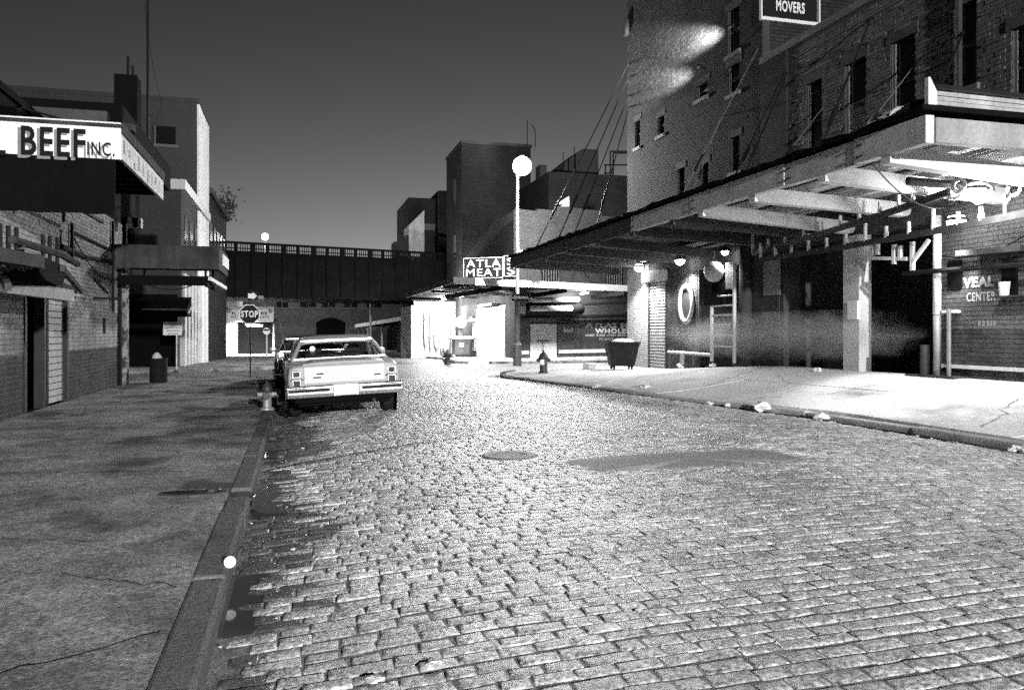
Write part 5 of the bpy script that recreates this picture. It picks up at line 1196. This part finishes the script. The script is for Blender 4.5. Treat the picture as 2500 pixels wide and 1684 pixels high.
# ================================================================== waste cart, hydrant, litter
p = Vector((10.55, 24.9, 0)); z = zp(p.x, p.y)
wc = thing('waste_cart', 'dark tapered waste cart on casters with a pale bag on top beside the corner pier', 'cart', loc=(p.x, p.y, z), rz=R(-12))
m = MB(); b0, b1 = .38, .54
V = [(-b0, -.32, .14), (b0, -.32, .14), (b0, .32, .14), (-b0, .32, .14), (-b1, -.42, .92), (b1, -.42, .92), (b1, .42, .92), (-b1, .42, .92), (-b1 + .03, -.39, .92), (b1 - .03, -.39, .92), (b1 - .03, .39, .92), (-b1 + .03, .39, .92), (-b0, -.3, .3), (b0, -.3, .3), (b0, .3, .3), (-b0, .3, .3)]
m.add(V, [(3, 2, 1, 0), (0, 1, 5, 4), (1, 2, 6, 5), (2, 3, 7, 6), (3, 0, 4, 7), (4, 5, 9, 8), (5, 6, 10, 9), (6, 7, 11, 10), (7, 4, 8, 11), (8, 9, 13, 12), (9, 10, 14, 13), (10, 11, 15, 14), (11, 8, 12, 15), (12, 13, 14, 15)]); m.build('tub', 'cart', wc)
for x, y_ in ((-.3, -.25), (.3, -.25), (.3, .25), (-.3, .25)): MB().lathe([(.03, -.03), (.07, -.025), (.07, .025), (.03, .03)], (x, y_, .07), n=12, axis='x').build('caster', 'rubber', wc); B('fork', 'dark_steel', wc, x - .045, x + .045, y_ - .02, y_ + .02, .08, .139)
B('rim', 'cart', wc, -b1 - .02, b1 + .02, -.45, -.421, .87, .94)
MB().lathe([(.3, -.2), (.42, -.02), (.36, .07), (.2, .11), (.02, .12)], (.05, 0, .92), n=14).build('bag', 'bag', wc, smooth=True)
p = on_z(1327, 912, .14); hy = thing('fire_hydrant', 'dark fire hydrant standing on the floodlit pavement corner', 'hydrant', loc=(p.x, p.y, .14))
MB().lathe([(.17, 0), (.17, .05), (.125, .07), (.12, .40), (.15, .42), (.15, .47)], n=16).build('barrel', 'hydrant_dark', hy)
MB().lathe([(.16, .47), (.165, .52), (.14, .60), (.09, .67), (.04, .70), (.035, .76), (0, .765)], n=16).build('bonnet', 'hydrant_dark', hy, smooth=True)
MB().tube((-.23, 0, .44), (.23, 0, .44), .06, n=12).build('side_outlet', 'hydrant_dark', hy); MB().tube((-.1, -.2, .38), (-.04, 0, .38), .085, n=14).build('front_outlet', 'hydrant_dark', hy); MB().lathe([(.075, 0), (.095, .01), (.075, .02)], (-.1, -.215, .38), n=14, axis='y').build('outlet_ring', 'pole_white', hy)
def crumple(p, s, seed, mat='paper', flat=.5):
    rd = random.Random(seed); m = MB(); n, k = 9, 5
    for j in range(k + 1):
        th = math.pi * j / k
        for i in range(n):
            ph = 2 * math.pi * i / n; r = s * rd.uniform(.45, 1.3); m.v.append((p[0] + r * math.sin(th) * math.cos(ph), p[1] + r * math.sin(th) * math.sin(ph), p[2] + s * flat * .9 - r * flat * math.cos(th)))
    for j in range(k):
        for i in range(n): m.f.append((j * n + i, j * n + (i + 1) % n, (j + 1) * n + (i + 1) % n, (j + 1) * n + i))
    return m
scr = [(1053, 1627, .05), (918, 1655, .04), (1560, 1515, .02), (938, 1050, .06), (865, 1027, .09), (740, 1090, .03), (715, 1330, .025), (1640, 1010, .05), (1470, 1008, .05), (1530, 1200, .02), (1020, 1052, .05), (1118, 1190, .025), (1260, 1575, .02)]
for k, (u, v, s) in enumerate(scr):
    p = on_z(u, v, .06); p.z = zr(p.x, p.y) + .004
    tag(crumple(p, s, 40 + k, flat=.2).build('paper_scrap', 'paper'), 'small scrap of crumpled white paper lying on the cobbled roadway', 'litter', 'paper scraps on the cobbles')
for k, (u, v, s) in enumerate(((1856, 1003, .16), (2012, 1021, .13), (1690, 990, .06), (1760, 994, .07), (2440, 1100, .08), (2470, 1104, .06))):
    p = on_z(u, v, .05); p.x = kerb_r(p.y) - .15; p.z = zr(p.x, p.y) + .01
    tag(crumple(p, s, 70 + k, 'bag', .6).build('rubbish_bag', 'bag'), ('large crumpled pale bag of rubbish in the gutter of the floodlit kerb', 'rounded pale bag of rubbish slumped in the gutter of the floodlit kerb')[k] if k < 2 else 'small crumpled pale wad of rubbish in the gutter of the floodlit kerb', 'rubbish', 'rubbish in the right gutter')
for k, (u, v, s) in enumerate(((1575, 934, .14), (1455, 930, .12), (1870, 912, .12), (1740, 905, .1), (2420, 932, .1))):
    p = on_z(u, v, .3); p.z = zp(p.x, p.y); 
    if p.x > 11.4: p.x = 11.3; p.z = zp(p.x, p.y)
    tag(crumple(p, s, 90 + k, 'paper', .5).build('paper_heap', 'paper'), 'heap of crumpled white paper on the pale floodlit pavement', 'litter', 'paper heaps on the right pavement')
p = on_z(1484, 893, .15); t = thing('cardboard_box', 'small open white carton lying near the waste cart', 'box', loc=(9.9, 26.2, .16), rz=.4)
B('body', 'paper', t, -.18, .18, -.15, .15, 0, .24); B('flap', 'paper', t, -.18, .18, -.28, -.151, .2, .22); B('flap', 'paper', t, .181, .3, -.15, .15, .17, .19)
p = on_z(548, 1385, SLZ); t = thing('cup_lid', 'round white plastic cup lid tilted on the edge of the kerb', 'lid', loc=(-.375, p.y, SLZ + .03)); t.rotation_euler = (R(72), R(6), R(12))
MB().lathe([(.031, -.002), (.035, .003), (.032, .006), (.027, .001), (.024, .007), (.012, .007), (.010, .002), (.0, .002)], n=24).build('disc', 'plastic_white', t, smooth=True)
for k in range(26):                       # leaf-sized flecks of litter along the gutters
    rd = random.Random(200 + k); yy_ = rd.uniform(3.2, 15); x = -.36 + abs(rd.gauss(0, .35)); s = rd.uniform(.006, .014)
    if k > 12: yy_ = rd.uniform(8, 22); x = kerb_r(yy_) - abs(rd.gauss(0, .3)) - .06; s *= 2
    tag(crumple((x, yy_, zr(x, yy_) + .004), s, 300 + k, flat=.4).build('paper_fleck', 'paper'), 'tiny white fleck of paper in the street gutter', 'litter', 'paper flecks in the gutters')
# access hatch on the right pavement
p = on_z(2360, 955, .35); t = thing('cellar_hatch', 'flat grey steel cellar hatch set in the pale pavement before the VEAL wall', 'hatch', loc=(p.x, p.y, zp(p.x, p.y) + .012)); B('leaf', 'rusty', t, -.9, -.01, -.6, .6, -.05, .02); B('leaf', 'rusty', t, .01, .9, -.6, .6, -.05, .022); B('handle', 'dark_steel', t, -.2, -.1, -.1, .1, .02, .05)

# ================================================================== parked cars
def car(label, loc, rz, roll, paint, detail=True):
    t = thing('parked_car', label, 'car', loc=loc); t.rotation_euler = (0, roll, rz)
    def half(prof): return [(-x, z) for x, z in prof[::-1] if x > 1e-6] + prof
    def loft(st, close=True):
        m = MB(); n = None
        for y_, prof in st:
            ring = half(prof); n = len(ring); m.v += [(x, y_, z) for x, z in ring]
        for k in range(len(st) - 1):
            for i in range(n - 1): m.f.append((k * n + i, k * n + i + 1, (k + 1) * n + i + 1, (k + 1) * n + i))
            m.f.append((k * n + n - 1, k * n, (k + 1) * n, (k + 1) * n + n - 1))
        m.f.append(tuple(range(n))[::-1]); k = len(st) - 1; m.f.append(tuple(k * n + i for i in range(n)))
        m.f = [f[::-1] for f in m.f]; return m
    def sec(w, zb, zs, cr=.03): return [(0, zb), (w * .80, zb), (w * .96, zb + .10), (w, zb + .24), (w, zs - .17), (w - .025, zs - .05), (w - .09, zs - .008), (w * .55, zs + cr * .7), (0, zs + cr)]
    st = [(.16, sec(.855, .46, .845, .02)), (.19, sec(.885, .40, .885, .025)), (.26, sec(.90, .36, .905, .03)), (.8, sec(.93, .30, .94)), (1.3, sec(.94, .28, .965)), (2.4, sec(.945, .27, .955)), (3.5, sec(.94, .27, .945)), (4.3, sec(.925, .29, .91)), (4.9, sec(.89, .34, .87)), (5.02, sec(.86, .42, .83))]
    body = loft(st).build('body', paint, t, smooth=True)
    bv_ = body.modifiers.new('bevel', 'BEVEL'); bv_.width = .035; bv_.segments = 3; bv_.limit_method = 'ANGLE'; bv_.angle_limit = R(40)
    es = body.modifiers.new('edge', 'EDGE_SPLIT'); es.split_angle = R(50)
    # roof
    m = MB(); ry = [(1.70, 1.262), (1.78, 1.305), (1.95, 1.345), (2.3, 1.368), (2.7, 1.365), (2.98, 1.335), (3.08, 1.30)]; xs_ = [-.68, -.64, -.54, -.3, 0, .3, .54, .64, .68]; dz = [-.075, -.03, -.008, .004, .008, .004, -.008, -.03, -.075]
    for y_, z in ry:
        for x, d in zip(xs_, dz): m.v.append((x, y_, z + d))
    for k in range(len(ry) - 1):
        for i in range(8): m.f.append((k * 9 + i, k * 9 + i + 1, (k + 1) * 9 + i + 1, (k + 1) * 9 + i))
    o = m.build('roof', paint, t, smooth=True); s = o.modifiers.new('solid', 'SOLIDIFY'); s.thickness = .035; s.offset = -1
    for sx in (-1, 1):
        # C pillar sail panel, A pillar, door frame
        P = [(.82, 1.02, .965), (.835, 1.86, .962), (.69, 2.06, 1.29), (.665, 1.72, 1.262)]
        MB().poly3([(sx * a, b, c) for a, b, c in P], (-sx * .06, 0, -.01)).build('rear_pillar', paint, t)
        P = [(.755, 1.04, .975), (.82, 1.02, .965), (.665, 1.72, 1.262), (.62, 1.735, 1.272)]
        MB().poly3([(sx * a, b, c) for a, b, c in P], (0, .05, -.03)).build('window_frame', paint, t)
        MB().bar((sx * .80, 3.62, .95), (sx * .665, 3.06, 1.27), .06, .05).build('front_pillar', paint, t); MB().bar((sx * .835, 2.75, .95), (sx * .69, 2.72, 1.30), .05, .04).build('door_pillar', 'chrome', t)
        P = [(.825, 1.86, .965), (.825, 3.56, .95), (.675, 3.05, 1.265), (.685, 2.06, 1.285)]
        MB().poly3([(sx * a, b, c) for a, b, c in P], (-sx * .008, 0, 0)).build('side_window', 'car_glass', t)
        MB().bar((sx * .84, 1.84, .965), (sx * .835, 3.6, .955), .025, .03).build('belt_trim', 'chrome', t)
        # tail lamps: two stacked squares in bright frames
        for zz in (.635, .775):
            fr = B('tail_lamp', 'chrome', t, sx * .765 - .075, sx * .765 + .075, .118, .19, zz - .062, zz + .062, bevel=.012); fr.matrix_local = Matrix.Translation((0, .015, 0)) @ Matrix.Identity(4)
            B('lens', 'lamp_red', fr, sx * .765 - .052, sx * .765 + .052, .106, .117, zz - .042, zz + .042, bevel=.006)
        for zz, h in ((.455, .10), (.565, .07)): pass
        mr_ = MB().lathe([(.02, 0), (.075, .01), (.08, .05), (.03, .12)], (sx * 1.0, 3.25, 1.0), n=12, axis='y').build('side_mirror', 'chrome', t)
        MB().tube((sx * .86, 3.3, .94), (sx * .98, 3.3, .98), .018).build('mirror_arm', 'chrome', mr_)
        for yw in (1.18, 4.08):
            w = MB().lathe([(.16, -.10), (.29, -.105), (.325, -.08), (.335, -.04), (.335, .04), (.325, .08), (.29, .105), (.16, .10)], (sx * .79, yw, .335), n=28, axis='x').build('wheel', 'rubber', t, smooth=False)
            MB().lathe([(.17, -.09), (.17, .09), (.12, .105), (.05, .11), (.0, .11)] if sx > 0 else [(.0, -.11), (.05, -.11), (.12, -.105), (.17, -.09), (.17, .09)], (sx * .79, yw, .335), n=20, axis='x').build('rim', 'chrome', w)
            MB().lathe([(.40, 0), (.40, .004)], (sx * (.925 if yw < 2 else .905), yw, .345), n=24, axis='x').build('wheel_arch', 'black', t)
    # rear window and windscreen
    MB().poly3([(-.757, 1.055, .985), (.757, 1.055, .985), (.62, 1.74, 1.262), (-.62, 1.74, 1.262)], (0, .004, .008)).build('rear_window', 'car_glass', t)
    MB().poly3([(-.775, 3.6, .955), (.775, 3.6, .955), (.635, 3.08, 1.27), (-.635, 3.08, 1.27)], (0, .004, .008)).build('windscreen', 'car_glass', t)
    MB().bar((-.78, 1.03, .985), (.78, 1.03, .985), .04, .03).build('window_trim', 'chrome', t); MB().bar((-.63, 1.735, 1.285), (.63, 1.735, 1.285), .03, .025).build('window_trim', 'chrome', t)
    # boot lid: proud panel following the deck, with side seams
    m = MB(); ys_ = [(.24, .922), (.5, .945), (.8, .963), (1.0, .973)]; xx = [-.66, -.4, 0, .4, .66]
    for y_, z in ys_:
        for x in xx: m.v.append((x, y_, z + .012 - .02 * (abs(x) / .66) ** 2 + .006))
    for k in range(3):
        for i in range(4): m.f.append((k * 5 + i, k * 5 + i + 1, (k + 1) * 5 + i + 1, (k + 1) * 5 + i))
    lid = m.build('boot_lid', paint, t, smooth=True); s = lid.modifiers.new('solid', 'SOLIDIFY'); s.thickness = .03; s.offset = -1
    rp = B('rear_panel', paint, t, -.66, .66, .142, .2, .60, .895, bevel=.02)
    B('badge', 'sign_dark', rp, -.50, -.38, .134, .141, .70, .72); B('badge', 'sign_dark', rp, -.45, -.34, .133, .141, .755, .775); B('badge', 'sign_dark', rp, .48, .58, .134, .141, .70, .72)
    # bumper: upper bar, rub strip, lower bar, plate recess
    for sx in (-1, 1):
        bp = MB(); pr = [(.02, .395), (.0, .41), (-.01, .46), (-.01, .49), (.01, .50), (.01, .525), (-.01, .535), (-.01, .565), (.01, .59), (.10, .595), (.10, .395)]
        bp.poly3([(sx * .205, y_ + .02, z) for y_, z in pr], (sx * .715, 0, 0)); b_ = bp.build('bumper', 'chrome', t, bevel=.006)
        MB().poly3([(sx * .92, y_ + .02, z) for y_, z in pr], (sx * .03, .12, 0)).build('bumper_end', 'chrome', t)
        B('rub_strip', 'rubber', b_, min(sx * .26, sx * .9), max(sx * .26, sx * .9), .0, .029, .496, .524); B('bumper_slot', 'rubber', b_, min(sx * .62, sx * .88), max(sx * .62, sx * .88), .004, .0098, .548, .562)
    pc = B('plate_bracket', 'chrome', t, -.205, .205, .03, .1, .40, .59, bevel=.01); B('number_plate', 'sign_white', pc, -.16, .16, .012, .029, .41, .55, bevel=.012)
    B('valance', 'black', t, -.8, .8, .2, .3, .3, .45); B('axle', 'black', t, -.7, .7, 1.12, 1.24, .28, .36); B('floor_pan', 'black', t, -.75, .75, .3, 4.6, .24, .3); MB().tube((.45, .12, .29), (.45, 1.0, .29), .03).build('exhaust', 'rusty', t)
    # cabin
    B('rear_shelf', 'seat', t, -.74, .74, 1.05, 1.55, .90, .955); B('rear_seat', 'seat', t, -.7, .7, 1.56, 1.75, .5, 1.0, bevel=.05)
    for sx in (-.36, .36): B('front_seat', 'seat', t, sx - .3, sx + .3, 2.45, 2.62, .45, 1.03, bevel=.06); B('headrest', 'seat', t, sx - .13, sx + .13, 2.47, 2.57, 1.03, 1.17, bevel=.04)
    B('dashboard', 'seat', t, -.75, .75, 3.3, 3.6, .75, .98, bevel=.05); m = MB(); c = Vector((-.36, 3.18, .98)); m.path([c + Vector((.19 * math.cos(a_), .06 * math.sin(a_), .17 * math.sin(a_))) for a_ in [2 * math.pi * i / 16 for i in range(17)]], .014); m.build('steering_wheel', 'black', t)
    B('rear_view_mirror', 'chrome', t, .0, .22, 3.02, 3.04, 1.19, 1.25, bevel=.01)
    if detail: MB().lathe([(.05, 0), (.05, .004)], (-.45, 1.36, 1.15), n=16, axis='y').build('window_sticker', 'sign_white', t)
    MB().tube((-.86, 4.0, .92), (-.98, 3.8, 1.75), .006, .003, 6).build('aerial', 'chrome', t)
    return t
car('pale silver sedan seen from behind, parked by the left kerb with paired square tail lamps', (.80, 13.15, zr(.80, 14.0) + .0), R(1.3), -R(2.6), 'car_paint')
car('dark sedan parked in front of the pale silver sedan along the left kerb', (.42, 19.6, zr(.42, 20.6) + .0), R(.4), -R(2.0), 'car_dark', False)

# ---- the street lamp behind the photographer that lights the street from this end
street_lamp('street_lamp', 'lit street lamp on the right kerb further back along the cobbled street', 9.3, -26.0, .14, 8.2, 84000, 'lamp_glow', .34, (-3.6, 0, 0), 'pole_grey', .3)


# ---- thin haze added in place of the light band along the dock wall
st_ = MB(); st_.box(10.7, 11.85, 12.6, 23.5, .8, 2.0); sto = struct(st_.build('light_band_haze', None), 'stuff')
sm_ = bpy.data.materials.new('light_band_haze'); sm_.use_nodes = True; hn = sm_.node_tree; hn.nodes.clear()
pv = hn.nodes.new('ShaderNodeVolumePrincipled'); ho = hn.nodes.new('ShaderNodeOutputMaterial'); pv.inputs['Color'].default_value = (.95, .95, .95, 1)
gp = hn.nodes.new('ShaderNodeNewGeometry'); mp = hn.nodes.new('ShaderNodeMapping'); mp.inputs['Scale'].default_value = (1.2, .45, 1.3); nz = hn.nodes.new('ShaderNodeTexNoise'); nz.inputs['Scale'].default_value = 1.6; nz.inputs['Detail'].default_value = 3
hn.links.new(gp.outputs['Position'], mp.inputs[0]); hn.links.new(mp.outputs[0], nz.inputs['Vector'])
sx_ = hn.nodes.new('ShaderNodeSeparateXYZ'); hn.links.new(gp.outputs['Position'], sx_.inputs[0])
def _n(op, a, b_):
    q = hn.nodes.new('ShaderNodeMath'); q.operation = op
    for i, x in enumerate((a, b_)):
        if isinstance(x, (int, float)): q.inputs[i].default_value = x
        else: hn.links.new(x, q.inputs[i])
    return q.outputs[0]
hz_ = _n('ABSOLUTE', _n('SUBTRACT', sx_.outputs[2], 1.42), 0)                 # densest at mid height, thinning out above and below
hy_ = _n('ABSOLUTE', _n('SUBTRACT', sx_.outputs[1], 17.6), 0)
dn = _n('SUBTRACT', _n('MULTIPLY', nz.outputs['Fac'], 1.5), _n('ADD', _n('MULTIPLY', hz_, 1.25), _n('POWER', _n('MULTIPLY', hy_, .19), 4)))
hn.links.new(_n('MULTIPLY', _n('MAXIMUM', dn, 0), .5), pv.inputs['Density']); hn.links.new(pv.outputs[0], ho.inputs['Volume']); sto.data.materials.append(sm_)


def cable(name, label, a, b, sag, r=.012, n=12):
    a, b = Vector(a), Vector(b); pts = [a.lerp(b, i / n) - Vector((0, 0, sag * 4 * (i / n) * (1 - i / n))) for i in range(n + 1)]
    return tag(MB().path(pts, r, 5).build(name, 'black_steel'), label, 'cable')
cable('slack_cable', 'slack black cable looped between joists near the glaring canopy end lamp', (8.4, 10.2, 4.05), (11.8, 12.0, 3.9), .35)
cable('slack_cable', 'slack black cable strung under the canopy above the white pillar', (9.0, 16.5, 4.0), (11.9, 15.4, 3.7), .4)
cable('slack_cable', 'thin black cable drooping across the VEAL wall below its hood', (11.9, 13.0, 3.1), (11.9, 10.5, 3.25), .3)
cable('slack_cable', 'thin black cable drooping along the warehouse wall to its corner post', (-4.33, 17.8, 3.4), (-4.33, 22.1, 2.9), .35, .014)
cable('slack_cable', 'black cable looping under the rusty corner canopy', (-4.2, 21.7, 3.1), (-2.2, 22.0, 2.95), .45, .014)
cable('roof_wire', 'long thin wire from the roof mast to the tall grey building', (p.x, p.y, 9.2) if False else (-3.55, 20.9, 9.4), (-6.0, 40.0, 12.3), .6, .01)
